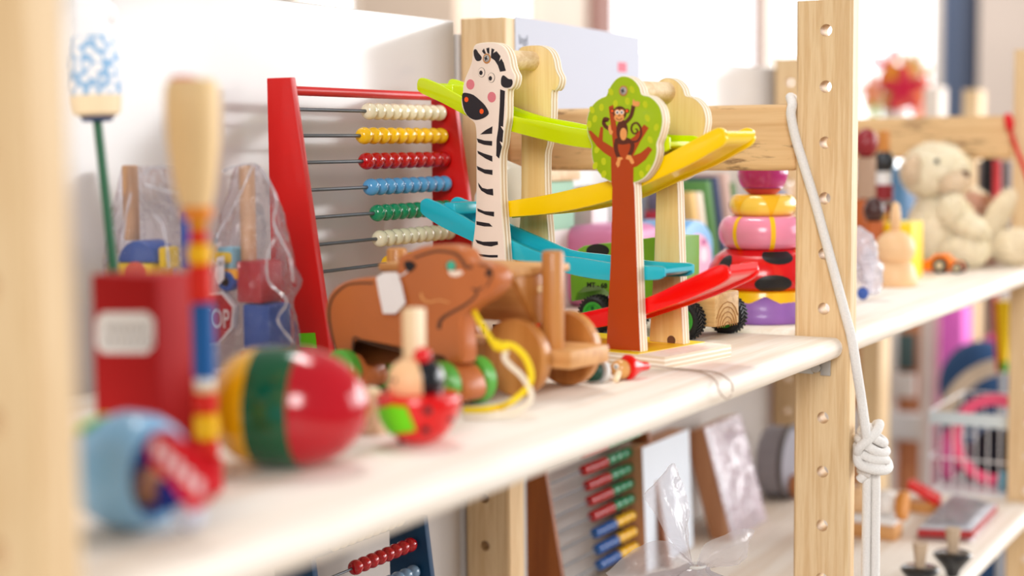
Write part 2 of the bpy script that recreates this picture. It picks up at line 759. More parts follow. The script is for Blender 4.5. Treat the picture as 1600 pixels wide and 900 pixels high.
X_NEAR = -0.7150
shelf('long pale shelf board carrying the zebra ramp, abacus and bear', X_NEAR, -0.0004, 0.0)
shelf('pale shelf board behind the roped post, carrying the teddy bear', 0.0164, 0.6896, 0.0)
shelf('lower white shelf board right of the rope, with bagged toys lying on it', 0.0164, 0.6896, -0.2520)
shelf('pale shelf board beyond the teddy bear frame', 0.7064, 1.05, 0.0)
shelf('lower pale shelf board under the long shelf, below the plastic bag', X_NEAR, -0.0004, -0.3050)

# panels behind the bays
B().box2((-0.760, 0.3012, -0.70), (-0.0060, 0.3080, 0.2222), PANEL, 0.001).obj('backboard')
tag(bpy.data.objects['backboard'], 'glossy white back panel behind the red abacus', 'panel', 'shelf back panels')
p2 = B().box2((0.0000, 0.3012, -0.70), (0.7200, 0.3080, 0.2130), PANEL, 0.001).obj('backboard')
tag(p2, 'white back panel behind the monkey tree, with a paper sheet on it', 'panel', 'shelf back panels')

# steel shelf bracket with a bolt, under the long shelf's end
fb = Fr((-0.0001, 0.0, -0.0140))
br = thing('shelf_bracket', 'small steel bracket screwed under the end of the long shelf', 'bracket', fb)
z0 = -0.0012
B().box2((-0.0018, 0.0125, -0.0128), (-0.0002, 0.0195, z0), STEEL, 0.0004).box2((-0.0018, 0.0245, -0.0122), (-0.0002, 0.046, z0), STEEL, 0.0004).box2((-0.0016, 0.0190, -0.0030), (-0.0002, 0.0250, z0), STEEL).obj('plate', br)
B().lathe([(0.0036, 0), (0.0036, 0.003), (0.0028, 0.0040)], (-0.0012, 0.0222, -0.0075), STEEL, (-1, 0, 0), 8).obj('bolt_head', br, 25)

# paper sheet with small print and a red stamp, pinned up behind the ramp toy
PAPER = mat('paper', (198, 201, 213), 0.8, var=0.01)
fp = Fr(onY(900, 41, 0.2612))
fp.o.z = 0.157
fp = Fr(fp.o)
pa = thing('paper_sheet', 'white paper sheet with a small red stamp, pinned to the post behind the zebra', 'paper', fp)
q = [fp.y(px, py, 0.0) for px, py in ((805, 25), (1000, 58))]
B().prism([(q[0].x, 0, q[0].z), (q[1].x, 0, q[1].z), (q[1].x, 0, 0.0), (q[0].x, 0, 0.0)], (0, 0.0006, 0), PAPER).obj('sheet', pa)
STAMP = mat('pink_stamp', (225, 120, 135), 0.8)
GREYINK = mat('grey_ink', (150, 155, 168), 0.8)
s0, s1 = fp.y(966, 97, -0.0003), fp.y(979, 113, -0.0003)
B().prism([(s0.x, -0.0003, s0.z), (s1.x, -0.0003, s0.z), (s1.x, -0.0003, s1.z), (s0.x, -0.0003, s1.z)], (0, 0.0003, 0), STAMP).obj('stamp', pa)
e = fp.y(811, 62, -0.0003)
lettering('Ingl', 0.010, GREYINK, 'print_line', pa, Matrix.Translation(e) @ FACE_NY, 0.0001, 'LEFT')
bs = B()
for k, w_ in enumerate((0.006, 0.004, 0.007)):
    e = fp.y(811 + 8 * k, 77, -0.0003)
    bs.box((e.x + w_ / 2, -0.0002, e.z), (w_ * 0.8, 0.0003, 0.0018), GREYINK)
bs.obj('faint_print', pa)

# ------------------------------------------------------------------ the rope
ROPE = mat('cotton_rope', (232, 228, 224), 0.9, var=0.12, scale=900, bump=0.5)
fR = Fr((0.0, 0.0, 0.0))
ro = thing('rope', 'thick white cotton rope with a big knot, hanging beside the pine post', 'rope', Fr((0.015, -0.02, -0.35)))
ox = Vector((0.015, -0.02, -0.35))
rr = 0.0033


def W(px, py, k, v):
    p = {'x': onX, 'y': onY}[k](px, py, v)
    return p - ox


path = [Vector((0.0185, 0.047, 0.140)) - ox, Vector((0.0175, 0.046, 0.1570)) - ox, Vector((0.009, 0.0455, 0.1605)) - ox, W(1238, 163, 'x', -0.001), W(1236, 180, 'x', -0.0034), W(1243, 215, 'x', -0.0036), W(1256, 258, 'x', -0.0036),
        W(1272, 310, 'x', -0.0036), W(1290, 375, 'x', -0.0036), W(1306, 435, 'x', -0.0036), W(1320, 488, 'x', -0.0040),
        W(1331, 530, 'x', -0.004), W(1339, 580, 'y', -0.0068), W(1346, 625, 'y', -0.0085), W(1352, 668, 'y', -0.0120), W(1356, 700, 'y', -0.0125)]
B().tube(cr(path, 6, False), rr, ROPE, 12).obj('hanging_strand', ro, 60)
kc = onY(1362, 706, -0.0125) - ox
h = []
turns = 4.6
for i in range(int(turns * 28)):
    a = 2 * math.pi * i / 28
    u = i / (turns * 28)
    bul = math.sin(math.pi * min(max(u, 0.0), 1.0))
    rad = 0.0062 + 0.0034 * bul
    tilt = 0.12 + 0.25 * math.sin(3.1 * u + 0.5)
    p = Vector((rad * math.cos(a), rad * math.sin(a), 0.0145 - 0.029 * u))
    p.z += tilt * p.y * 0.9 + 0.0008 * math.sin(a * 2.3)
    h.append(kc + p)
B().tube(h, rr * 0.98, ROPE, 12).obj('knot', ro, 60)
# loose crossing turn over the knot and its end
view = (kc + ox - CAM).normalized()
side = Vector((0.48, -0.876, 0))
def K(dx, dy, toward):
    return kc + side * dx + Vector((0, 0, dy)) - Vector((view.x, view.y, 0)) * toward
cross = [K(-0.0085, -0.001, 0.004), K(-0.0088, 0.004, 0.0095), K(-0.003, 0.010, 0.0115), K(0.003, 0.0155, 0.009), K(0.0050, 0.0195, 0.004), K(0.003, 0.018, -0.004)]
B().tube(cr(cross, 6, False), rr, ROPE, 12).obj('crossing_turn', ro, 60)
cross2 = [K(-0.0095, 0.002, 0.0), K(-0.0085, -0.006, 0.009), K(0.000, -0.0095, 0.0125), K(0.0080, -0.0110, 0.0090), K(0.0115, -0.0105, 0.001), K(0.0105, -0.0080, -0.006)]
B().tube(cr(cross2, 6, False), rr, ROPE, 12).obj('crossing_turn', ro, 60)
for dx, nm in ((-0.0030, 0), (0.0031, 1)):
    lo = [K(dx * 0.8, -0.013, 0.0005 * nm), K(dx, -0.022, 0.001), K(dx * 1.02, -0.045, 0), K(dx * 1.05, -0.078, 0), K(dx * 1.02, -0.15, 0), K(dx, -0.33, 0)]
    B().tube(cr(lo, 5, False), 0.0031, ROPE, 12).obj('tail_strand', ro, 60)
stub = [K(-0.002, -0.014, 0.002), K(-0.006, -0.0165, 0.003), K(-0.0080, -0.0185, 0.002)]
B().tube(cr(stub, 4, False), 0.0031, ROPE, 12).obj('loose_end', ro, 60)
# ------------------------------------------------------------------ zebra and monkey-tree car ramp toy
ft = Fr((-0.1819, 0.0819, 0.0), 11)
rt = thing('ramp_toy', 'wooden zig-zag car ramp toy with a zebra, a monkey tree and four coloured slopes', 'toy', ft)
INK = mat('black_print', (40, 36, 40), 0.5)
PINK = mat('pink_print', (222, 124, 132), 0.5)
ORANGE = mat('orange_print', (255, 92, 28), 0.5)
LEAFG = mat('leaf_green', (162, 190, 0), 0.42, coat=0.2)
LEAFL = mat('leaf_light', (196, 206, 20), 0.45)
TRUNK = mat('trunk_brown', (178, 64, 6), 0.42, coat=0.2)
MONK = mat('monkey_brown', (92, 42, 26), 0.5)
SKIN = mat('monkey_face', (236, 160, 88), 0.5)
EYEW = mat('eye_white', (250, 246, 240), 0.5)
YELPAINT = mat('yellow_paint', (244, 212, 30), 0.4)
BACKW = wood('thin_plywood', (232, 196, 130), (243, 216, 158), 'Z', 60)
TB = 0.0078           # base plate thickness
BT = 0.0072           # board thickness


def face(b, pts, m, k=0.0, t=0.00022, smooth=0):
    """a printed shape lying on the front face (local x = k)"""
    P = ft.xs(pts, k)
    if smooth:
        P = cr(P, smooth, True)
    P = [Vector((k - t, p.y, p.z)) for p in P]
    b.prism(P, (t, 0, 0), m)


# base plate
bb = B()
bb.box2((-0.0092, -0.0360, 0), (0.0625, 0.1480, TB), PLYZ, 0.0006)
bb.obj('base_plate', rt)
B().box2((-0.0090, -0.0170, TB - 0.0001), (0.0622, 0.1478, TB + 0.0003), YELPAINT).obj('painted_top', rt)['label'] = 'yellow painted top of the base'  # yellow stops short; the bare pale end imitates glare on the paint

# zebra outline
c1 = lambda pts: crop(pts, 690, 40, 4.5)
c2 = lambda pts: crop(pts, 690, 230, 4.5)
zo = c1([(148, 480), (139, 520), (142, 565), (160, 612), (195, 652), (228, 682), (240, 722), (244, 800), (243, 900)]) + \
    c2([(243, 120), (243, 350), (235, 540), (218, 680)]) + [(735, 410), (731, 450), (729, 490), (728, 530), (797, 530), (794, 470), (791, 425)] + \
    c2([(438, 640), (425, 480), (415, 300), (413, 60)]) + c1([(428, 840), (440, 740), (455, 640), (458, 460), (482, 448), (502, 425), (514, 385), (514, 350), (498, 318), (485, 280), (475, 225), (455, 172), (420, 136), (370, 118), (300, 119), (250, 127), (230, 141), (221, 166), (215, 215), (212, 250), (195, 300), (165, 370), (151, 425)])
zl = ft.xs(zo, 0.0)
zs_ = cr(zl[:13], 3, False) + zl[13:17] + cr(zl[17:], 3, False)
zs_ = [Vector((0, p.y, max(p.z, TB))) for p in zs_]
for p in zs_:
    if p.z < TB + 0.0012:
        p.z = TB
CREAMZ = CREAM
zb = B().prism(zs_, (BT, 0, 0), CREAMZ, 0.0005, 2, PLY)
zp = zb
for pts, sm in (
    ([(226, 182), (232, 168), (244, 168), (258, 190), (282, 222), (275, 244), (255, 250), (240, 240), (229, 212)], 3),
    ([(285, 180), (298, 162), (313, 197), (300, 200)], 0),
    ([(315, 160), (336, 155), (336, 200), (322, 190)], 0),
    ([(352, 160), (372, 168), (362, 195), (387, 180), (415, 215), (403, 255), (421, 232), (437, 262), (452, 317), (412, 325), (397, 280), (375, 245), (347, 225)], 0),
    ([(418, 395), (423, 362), (438, 350), (470, 374), (496, 380), (499, 412), (482, 434), (448, 437), (424, 422)], 3),
    ([(150, 476), (180, 474), (225, 488), (270, 525), (305, 560), (331, 606), (325, 630), (290, 653), (240, 664), (195, 645), (165, 605), (150, 555), (145, 510)], 2),
    ([(413, 448), (446, 460), (440, 600), (433, 712), (414, 705), (435, 740), (428, 822), (408, 812), (425, 850), (418, 880), (405, 935), (385, 915), (388, 800), (400, 720), (410, 560)], 0),
    ([(358, 708), (355, 760), (272, 765), (310, 735)], 0),
    ([(248, 793), (300, 808), (356, 812), (355, 845), (300, 838), (258, 822)], 0)):
    face(zp, c1(pts), INK, 0, 0.0002, sm)
for pts in ([(252, 25), (300, 45), (357, 62), (357, 102), (310, 80), (258, 45)], [(248, 132), (300, 155), (358, 160), (358, 195), (305, 185), (255, 158)],
            [(258, 250), (285, 285), (320, 295), (361, 292), (364, 340), (320, 330), (280, 305), (262, 275)], [(252, 430), (300, 450), (369, 454), (369, 488), (310, 475), (255, 450)],
            [(245, 520), (290, 528), (335, 535), (358, 558), (300, 557), (247, 545)], [(238, 650), (290, 665), (395, 663), (397, 685), (350, 698), (300, 692), (252, 675)],
            [(260, 750), (330, 758), (395, 758), (395, 775), (350, 776), (275, 768)]):
    face(zp, c2(pts), INK, 0, 0.0002)
for hoof in ([(732, 506), (740, 506), (737.5, 517), (735, 522)], [(745, 507), (757, 507), (757, 524), (746, 524)], [(770, 507), (790, 507), (793, 526), (772, 526)]):
    face(zp, hoof, INK, 0, 0.0002)
for (cx, cy, rx, ry, m) in ((203, 414, 28, 36, PINK), (353, 503, 29, 37, PINK), (282, 329, 24, 34, INK), (351, 366, 24, 35, INK)):
    face(zp, c1(oval(cx, cy, rx, ry)), m, 0, 0.0002)
for (cx, cy, rx, ry, m) in ((282, 329, 22, 32, CREAM), (351, 366, 22, 33, CREAM), (176, 520, 14, 18, ORANGE), (283, 603, 14, 18, ORANGE)):
    face(zp, c1(oval(cx, cy, rx, ry)), m, 0, 0.0003)
for (cx, cy) in ((279, 332), (345, 371)):
    face(zp, c1(oval(cx, cy, 12, 16)), INK, 0, 0.0004)
zp.obj('zebra_board', rt, 30)['label'] = 'zebra shaped front board with black stripes and pink cheeks'


def screw(px, py, name='screw'):
    p = ft.x(px, py, 0)
    b = B().lathe([(0.0031, 0), (0.0031, 0.0005), (0.0024, 0.0006)], (0, p.y, p.z), BEECH, (-1, 0, 0), 20)
    b.lathe([(0.0024, 0), (0.0022, 0.0010), (0.0014, 0.0013)], (0, p.y - 0.0003, p.z), STEEL, (-1, 0, 0), 20)
    for a in (20, 110):
        b.box((-0.0014, p.y - 0.0003, p.z), (0.0004, 0.0026, 0.0006), BLACK, 0, Matrix.Rotation(R(a), 4, 'X'))
    b.obj(name, rt)
    return p


ps1 = screw(761, 91.5)

# tree
c3 = lambda pts: crop(pts, 900, 100, 4.5)
c4 = lambda pts: crop(pts, 900, 280, 4.5)
crown_l = [(248, 833), (210, 815), (165, 775), (130, 722), (112, 665), (107, 605), (108, 565), (85, 505), (74, 430), (78, 370), (100, 310), (140, 260), (185, 232), (210, 222), (225, 185), (250, 140), (285, 100), (330, 82), (380, 92), (420, 120), (450, 165), (466, 212), (520, 226), (570, 268), (600, 320), (612, 390), (606, 450), (590, 510), (571, 560), (573, 605), (565, 660), (545, 715), (515, 765), (480, 805), (440, 828), (410, 837)]
crown = c3(crown_l)
trunk_r = c4([(414, 100), (420, 300), (430, 600), (440, 900)]) + [(1001.5, 549.6)]
trunk_l = [(947, 546)] + c4([(228, 900), (245, 600), (253, 300), (258, 60)])
tl = cr(ft.xs(crown), 3, False) + ft.xs(trunk_r) + ft.xs(trunk_l)
tl = [Vector((0, p.y, max(p.z, TB))) for p in tl]
tl[-5].z = TB
tl[-6].z = TB
tree = B().prism(tl, (BT, 0, 0), LEAFG, 0.0005, 2, PLY)
tp = tree
tr_pts = c3([(404, 835), (405, 727), (430, 720), (490, 672), (537, 602), (510, 580), (455, 625), (402, 645), (455, 540), (512, 450), (480, 425), (410, 510), (380, 530), (300, 530), (285, 440), (262, 288), (231, 300), (255, 500), (262, 588), (188, 542), (191, 445), (174, 440), (160, 520), (104, 468), (88, 470), (115, 532), (150, 580), (200, 625), (247, 655), (250, 833)])
trunk_face = c4([(257, 60), (252, 300), (244.5, 600), (229, 900)]) + [(948, 545), (1000.5, 548.6)] + c4([(438.5, 900), (428.5, 600), (419, 300), (411, 60)])
face(tp, tr_pts + trunk_face, TRUNK, 0, 0.0002)
for cx, cy in ((245, 195), (180, 305), (133, 385), (113, 322), (362, 262), (278, 278), (487, 285), (502, 380), (565, 445), (522, 533), (395, 180), (93, 425), (147, 603), (195, 685), (135, 715), (195, 775), (508, 730), (462, 775)):
    face(tp, c3(oval(cx, cy, 17, 27, 12, R((cx * 7 + cy * 3) % 50 - 25))), LEAFL, 0, 0.00015)
mk = tp
for pts, w in (([(232, 395), (205, 385), (196, 415), (210, 440), (240, 460)], 24), ([(350, 410), (385, 370), (400, 320), (405, 290)], 26),
               ([(300, 540), (283, 560), (285, 610), (302, 655)], 28), ([(345, 535), (395, 555), (395, 600), (378, 640)], 28),
               ([(400, 548), (435, 540), (458, 500), (455, 450), (430, 415), (400, 425), (390, 460), (408, 490), (432, 480), (430, 460), (418, 458)], [16, 9])):
    face(mk, c3(stroke(pts, w)), MONK, 0, 0.0003)
face(mk, c3(oval(325, 470, 40, 78)), MONK, 0, 0.00032)
face(mk, c3(oval(330, 540, 58, 26)), MONK, 0, 0.00034)
face(mk, c3(oval(309, 347, 46, 50)), MONK, 0, 0.00038)
for cx, cy in ((257, 330), (361, 330)):
    face(mk, c3(oval(cx, cy, 15, 16)), MONK, 0, 0.0004)
    face(mk, c3(oval(cx, cy, 9, 10)), ORANGE, 0, 0.00045)
face(mk, c3(oval(336, 493, 24, 44)), SKIN, 0, 0.00042)
face(mk, c3(oval(293, 340, 20, 22)), SKIN, 0, 0.00042)
face(mk, c3(oval(324, 340, 20, 22)), SKIN, 0, 0.00043)
face(mk, c3(oval(306, 376, 35, 29)), SKIN, 0, 0.00044)
for cx in (294, 325):
    face(mk, c3(oval(cx, 340, 13, 14)), EYEW, 0, 0.00048)
    face(mk, c3(oval(cx, 341, 7, 8)), INK, 0, 0.00052)
face(mk, c3(stroke([(285, 380), (305, 393), (328, 382)], 5)), MONK, 0, 0.0005)
face(mk, c3(oval(307, 362, 7, 4)), MONK, 0, 0.0005)
for hand in ([(400, 292), (400, 262), (405, 245), (414, 262), (435, 262), (450, 268), (446, 295), (425, 300)], [(228, 455), (235, 425), (245, 430), (250, 460), (262, 475), (255, 500), (240, 495)],
             [(295, 655), (325, 655), (332, 668), (315, 678), (308, 715), (295, 728), (288, 712), (282, 700), (292, 680)], [(360, 642), (385, 640), (405, 675), (412, 695), (398, 705), (385, 695), (378, 675), (352, 668)]):
    face(mk, c3(hand), SKIN, 0, 0.0004)
mk.obj('tree_board', rt, 30)['label'] = 'green tree shaped front board with a painted brown monkey'
ps2 = screw(974.5, 142)

# back boards: same outlines, plain wood, set back
XB = 0.0447
for nm, loop in (('back_board', zs_), ('back_board', tl)):
    B().prism([Vector((XB, p.y, p.z)) for p in loop], (BT, 0, 0), BACKW, 0.0005, 2, PLY).obj(nm, rt, 30)
pb = ft.x(1049, 532, XB)
B().lathe([(0.0030, 0), (0.0030, 0.0003)], (XB, pb.y, pb.z), mat('dark_plug', (105, 70, 50), 0.6), (-1, 0, 0), 20).obj('wood_plug', rt)
for p in (ps1, ps2):
    B().cyl((BT - 0.0005, p.y, p.z), (XB + 0.0005, p.y, p.z), 0.0062, PALE_Y, 28).obj('dowel', rt)

# the four slopes
def slope(name, col, top, bot, stops, x0=0.0082, x1=0.0412, w=0.0030, lab=None):
    m = mat('plastic_%d_%d_%d' % col, col, 0.22, var=0.02, coat=0.25)
    T = cr(ft.xs(top, x0), 4, False)
    Bo = cr(ft.xs(bot, x0), 4, False)
    loop = [Vector((x0, p.y, p.z)) for p in T + Bo[::-1]]
    b = B()
    b.prism(loop, (w, 0, 0), m, 0.0007, 2)
    b.prism([Vector((x1 - w, p.y, p.z)) for p in loop], (w, 0, 0), m, 0.0007, 2)
    N = len(Bo)
    fl = [Vector((x0 + w * 0.5, p.y, p.z + 0.0018)) for p in Bo] + [Vector((x0 + w * 0.5, p.y, p.z + 0.0042)) for p in Bo[::-1]]
    b.prism(fl, (x1 - x0 - w, 0, 0), m)
    for px, py, wy, hz in stops:
        p = ft.x(px, py, x0)
        b.box((0.5 * (x0 + x1), p.y, p.z), (x1 - x0 - 2 * w + 0.0004, wy, hz), m, 0.0015, None, 3)
    o = b.obj(name, rt, 35)
    if lab:
        o['label'] = lab
    return o


slope('slope', (206, 226, 0), [(651, 131), (654, 123), (663, 122.5), (690, 134), (722, 152), (760, 168), (803, 182), (845, 190), (890, 199), (930, 204), (970, 208), (1010, 211), (1036, 212), (1044, 215)],
      [(651, 139), (658, 146), (690, 161), (728, 181), (765, 196), (803, 207), (850, 219), (890, 228), (930, 233), (970, 236), (1010, 238), (1036, 238), (1044, 233)], [(694, 142, 0.010, 0.008)], lab='lime green top slope')
slope('slope', (255, 212, 0), [(752, 321), (770, 318), (793, 314), (850, 305), (900, 294), (957, 280), (1000, 262), (1034, 245), (1080, 220), (1112, 203), (1123, 199.5), (1131, 203)],
      [(752, 344), (770, 342), (793, 339.6), (850, 335), (900, 327), (957, 312), (1000, 292), (1038, 275), (1076, 258), (1106, 241), (1128, 228), (1134, 217)], [(1085, 231, 0.010, 0.008)], lab='yellow second slope')
slope('slope', (40, 186, 206), [(656, 324), (657, 315), (665, 310), (676, 314), (690, 320), (742, 350), (770, 363), (797, 375), (845, 395), (900, 402.5), (954, 411), (1000, 415), (1028, 416), (1037, 419)],
      [(656, 330), (663, 338), (690, 355), (738, 378), (770, 393), (799, 405), (845, 416), (900, 431), (953, 438.5), (1000, 438), (1028, 437), (1037, 432)], [(697, 326, 0.010, 0.008)], lab='turquoise third slope')
slope('slope', (244, 0, 4), [(800, 506), (850, 499), (900, 490.5), (950, 479.5), (1007, 466), (1060, 442), (1095, 426), (1115, 416), (1128, 414), (1137, 418)],
      [(800, 520), (850, 518), (900, 515), (950, 509), (1009, 491), (1071, 469), (1110, 452), (1130, 442), (1138, 434), (1139, 426)], [(1090, 441, 0.010, 0.008)], lab='red lowest slope')
# ------------------------------------------------------------------ abacuses
WIREM = mat('wire_steel', (104, 108, 114), 0.4, 0.6, 0.05)


def bead_mesh(name, r, h, m, n=20, k=8):
    pr = [(0.0009, -h / 2)]
    for i in range(k + 1):
        a = -math.pi / 2 + math.pi * i / k
        pr.append((max(0.0009, r * 0.30 + r * 0.70 * math.cos(a)), h / 2 * math.sin(a)))
    pr.append((0.0009, h / 2))
    return pr


def abacus(name, label, f, XL, XR, outline, th, wires, board_m, top_m, rw=0.00085, top_bar=None, br=0.0057, wire_m=None):
    """outline: (y, z) trapezoid of the side boards; wires: (y, z, [(x, material)])"""
    t = thing(name, label, 'abacus', f)
    for xx in (XL, XR):
        B().prism([(xx, y, z) for y, z in outline], (th, 0, 0), board_m, 0.0012, 2).obj('side_board', t, 30)
    if top_bar:
        y, z, r = top_bar
        B().cyl((XL + th * 0.5, y, z), (XR + th * 0.5, y, z), r, top_m, 20).obj('top_bar', t)
    protos = {}
    for y, z, beads in wires:
        B().cyl((XL + th * 0.6, y, z), (XR + th * 0.4, y, z), rw, wire_m or WIREM, 10).obj('wire', t)
        for x, m, pitch in beads:
            key = (m.name, round(pitch, 4))
            if key not in protos:
                o = B().lathe(bead_mesh('bead', br, pitch * 0.98, m), (0, 0, 0), m, (1, 0, 0), 20).obj('bead', t, 70)
                o.location = (x, y, z)
                protos[key] = o
            else:
                copy_part(protos[key], t, (x, y, z))
    return t


RB = mat('red_lacquer', (204, 10, 4), 0.4, var=0.08, scale=25, coat=0.08)
BEADM = {k: mat('bead_' + k, c, 0.18, var=0.03, coat=0.6) for k, c in dict(ivory=(238, 228, 196), yellow=(244, 190, 10), red=(180, 0, 8), blue=(82, 154, 204), green=(16, 134, 88), pearl=(226, 218, 186), navy=(0, 90, 170), steel=(118, 150, 178)).items()}
# red abacus leaning under the white panel
YB = 0.285
fa = Fr((-0.256, YB, 0.0))
zt = onY(416, 122, YB).z
top_f = fa.x(453, 125, 0.0)
low_f = fa.x(515, 550, 0.0)
slope_y = (low_f.y - top_f.y) / (low_f.z - top_f.z)
yf = lambda z: top_f.y + slope_y * (z - top_f.z)
outl = [(0, 0), (0, zt), (top_f.y, zt), (yf(0.0), 0)]
XR_ = onY(673, 200, YB).x + 0.256
rows = [((465, 171), (577, 174.5), 'ivory'), ((471, 212), (569, 212), 'yellow'), ((478, 254), (573, 253), 'red'), ((485, 297), (580, 294), 'blue'), ((494, 340), (590, 336), 'green'), ((502, 382), (594, 376), 'pearl'), ((510, 424), (608, 410), 'yellow')]
wires = []
TH = 0.0062
for (wx, wy), (bx, by), cname in rows:
    z = fa.x(wx, wy, 0.02).z
    for _ in range(6):
        y = yf(z) * 0.5
        z = fa.y(wx, wy, y).z
    xf = fa.y(bx, by, y).x
    n = 10
    pitch = (XR_ - 0.0005 - xf) / (n - 0.5)
    wires.append((y, z, [(xf + pitch * k, BEADM[cname], pitch) for k in range(n)]))
zb_ = fa.y(560, 146, yf(zt) * 0.5).z
red_ab = abacus('abacus', 'large red wooden abacus with seven wires of coloured beads, leaning by the zebra', fa, 0.0, XR_, outl, TH, wires, RB, RB, 0.00115, (yf(zb_) * 0.5, zb_, 0.0029))
p = [fa.x(*q, -0.0003) for q in ((466, 521), (492, 520), (495, 544), (469, 542))]
B().prism(p, (0.0003, 0, 0), STICKER).obj('price_sticker', red_ab)['label'] = 'green price sticker on the side board'

# blue abacus on the shelf below
BLUEB = mat('dark_blue_paint', (10, 62, 100), 0.4)
NAT = wood('abacus_wood', (226, 196, 150), (240, 218, 180), 'X', 60)
fb2 = Fr((-0.270, 0.255, -0.3050))
L = 0.128
zr = 0.1665
bl_w = []
for k, cn in enumerate(('ivory', 'red', 'steel', 'red', 'ivory', 'steel')):
    z = fb2.y(595, 868, 0.003).z + 0.0185 - 0.0185 * k
    pitch = 0.0092
    if cn == 'ivory' and k == 0:
        bl_w.append((0.006, z, [(0.041 + pitch * j, BEADM[cn], pitch) for j in range(9)]))
    else:
        n = 8
        bl_w.append((0.003 - 0.002 * k, z, [(L - 0.0005 - pitch * (n - 0.5 - j) - (0.001 if k else 0), BEADM[cn], pitch) for j in range(n)]))
zt2 = fb2.y(640, 822, 0.0).z + 0.006
abacus('abacus', 'dark blue wooden abacus with red and grey-blue beads, under the long shelf', fb2, 0.0, L, [(0.022, 0), (0.022, zt2), (-0.006, zt2), (-0.030, 0)], 0.006, bl_w, BLUEB, BLUEB, 0.0008, (0.008, zt2 - 0.004, 0.003), 0.0050)

# large brown abacus on the next bay's lower shelf, standing by the back panel
YS = 0.285
fs_ = Fr(onY(822, 760, YS))
fs_.o.z = -0.2515
fs_ = Fr(fs_.o)
DARKW = wood('brown_frame', (128, 66, 20), (150, 84, 32), 'Z', 60, 0.5)
ta, tb_ = fs_.x(851, 737, 0.0), fs_.x(877, 897, 0.0)
sy = (tb_.y - ta.y) / (tb_.z - ta.z)
yq = lambda z: ta.y + sy * (z - ta.z)
HS = 0.178
XS = fs_.y(985, 720, 0.0).x
w_rows = []
left = [(853, 730), (858, 757), (862, 783), (866, 808), (870, 833), (875, 860), (878, 887), (882, 912)]
first = [(908, 716), (909, 733), (915, 760), (919, 784), (923, 808), (927, 834), (931, 858), (934, 881)]
for k, ((wx, wy), (bx_, by_)) in enumerate(zip(left, first)):
    z = fs_.x(wx, wy, 0.01).z
    for _ in range(6):
        y = yq(z) * 0.5
        z = fs_.y(wx, wy, y).z
    xf = fs_.y(bx_, by_, y).x
    n = 10
    pitch = (XS - 0.0008 - xf) / n
    ca, cb = ('red', 'green') if k < 5 else ('navy', 'yellow')
    w_rows.append((y, z, [(xf + (pitch * 0.80 * (j + 0.5) if j < 5 else pitch * (4.1 + 1.16 * (j - 4.5))), BEADM[ca if j < 5 else cb], pitch * (0.79 if j < 5 else 1.14)) for j in range(n)]))
abacus('abacus', 'brown wooden abacus with small red, green, blue and yellow beads, under the shelf', fs_, 0.0, XS, [(0, 0), (0, HS), (yq(HS), HS), (yq(0), 0)], 0.006, w_rows, DARKW, DARKW, 0.0008, (yq(HS - 0.006) * 0.5, HS - 0.006, 0.003), 0.0048)
# ------------------------------------------------------------------ brown bear on wheels
fbe = Fr((-0.3720, 0.0988, 0.0), 14)
XF = 0.0100      # near face of the bear board
bear = thing('pull_bear', 'brown wooden bear on green wheels with a blank tag round its neck', 'toy', fbe)
BEARM = mat('bear_brown', (186, 104, 52), 0.38, var=0.10, scale=30, coat=0.25)
BEARD = mat('bear_outline', (84, 56, 42), 0.5)
GREENW = mat('green_wheel', (86, 168, 58), 0.4, coat=0.3)
TEAL = mat('eye_teal', (70, 180, 150), 0.5)
d5 = lambda pts: crop(pts, 500, 370, 5.0)
e5 = lambda pts: crop(pts, 640, 370, 5.0)
g8 = lambda pts: crop(pts, 500, 370, 3.103)
body = g8([(95, 588), (55, 520), (32, 430), (22, 370), (34, 300), (62, 255), (105, 224), (150, 208), (210, 198), (270, 194)]) + \
    d5([(500, 305), (560, 290)]) + g8([(368, 168), (372, 118), (392, 88), (430, 72)]) + \
    e5([(60, 85), (130, 70), (230, 62), (320, 66), (385, 84), (430, 118), (455, 165), (500, 190), (560, 200), (620, 215), (665, 250), (690, 300), (690, 370), (655, 430), (600, 480), (540, 520), (470, 565), (430, 610), (412, 660)]) + \
    g8([(690, 470), (690, 612), (600, 612), (594, 592), (500, 588), (420, 572), (330, 548), (250, 525), (195, 512), (168, 530), (160, 600), (150, 640)])
SB = 0.0105
lo = cr(fbe.xs(body, XF), 3, True)
B().prism(lo, (SB, 0, 0), BEARM, 0.0018, 3).obj('body', bear, 35)
# feet with rounded toes (front and back), between the wheels
for (px, py, nm) in ((705, 592, 'foot'), (553, 583, 'foot')):
    p = fbe.x(px, py, XF)
    b = B()
    y = p.y
    rw = 0.0120
    xa = 0.0068
    prof = [Vector((xa, y + 0.010, rw + 0.001)), Vector((xa, y + 0.006, rw + 0.0075)), Vector((xa, y - 0.004, rw + 0.0090)), Vector((xa, y - 0.0105, rw + 0.0030)), Vector((xa, y - 0.0120, rw - 0.0040)), Vector((xa, y - 0.0080, rw - 0.0085)), Vector((xa, y + 0.002, rw - 0.0090)), Vector((xa, y + 0.009, rw - 0.0060))]
    b.prism(cr(prof, 3), (0.0170, 0, 0), BEARM, 0.0018, 2)
    b.obj(nm, bear, 40)
    for x0 in (-0.0008, 0.0246):
        B().lathe([(0.002, 0), (rw - 0.001, 0), (rw, 0.001), (rw, 0.0060), (rw - 0.001, 0.0070), (0.002, 0.0070)], (x0, y, rw), GREENW, (1, 0, 0), 32).obj('wheel', bear)
    B().cyl((-0.0016, y, rw), (0.0324, y, rw), 0.002, PALE, 12).obj('axle', bear)
bp = B()
def bface(pts, m, t=0.0003, sm=0):
    P = fbe.xs(pts, XF)
    if sm:
        P = cr(P, sm)
    bp.prism([Vector((XF - t, p.y, p.z)) for p in P], (t, 0, 0), m)
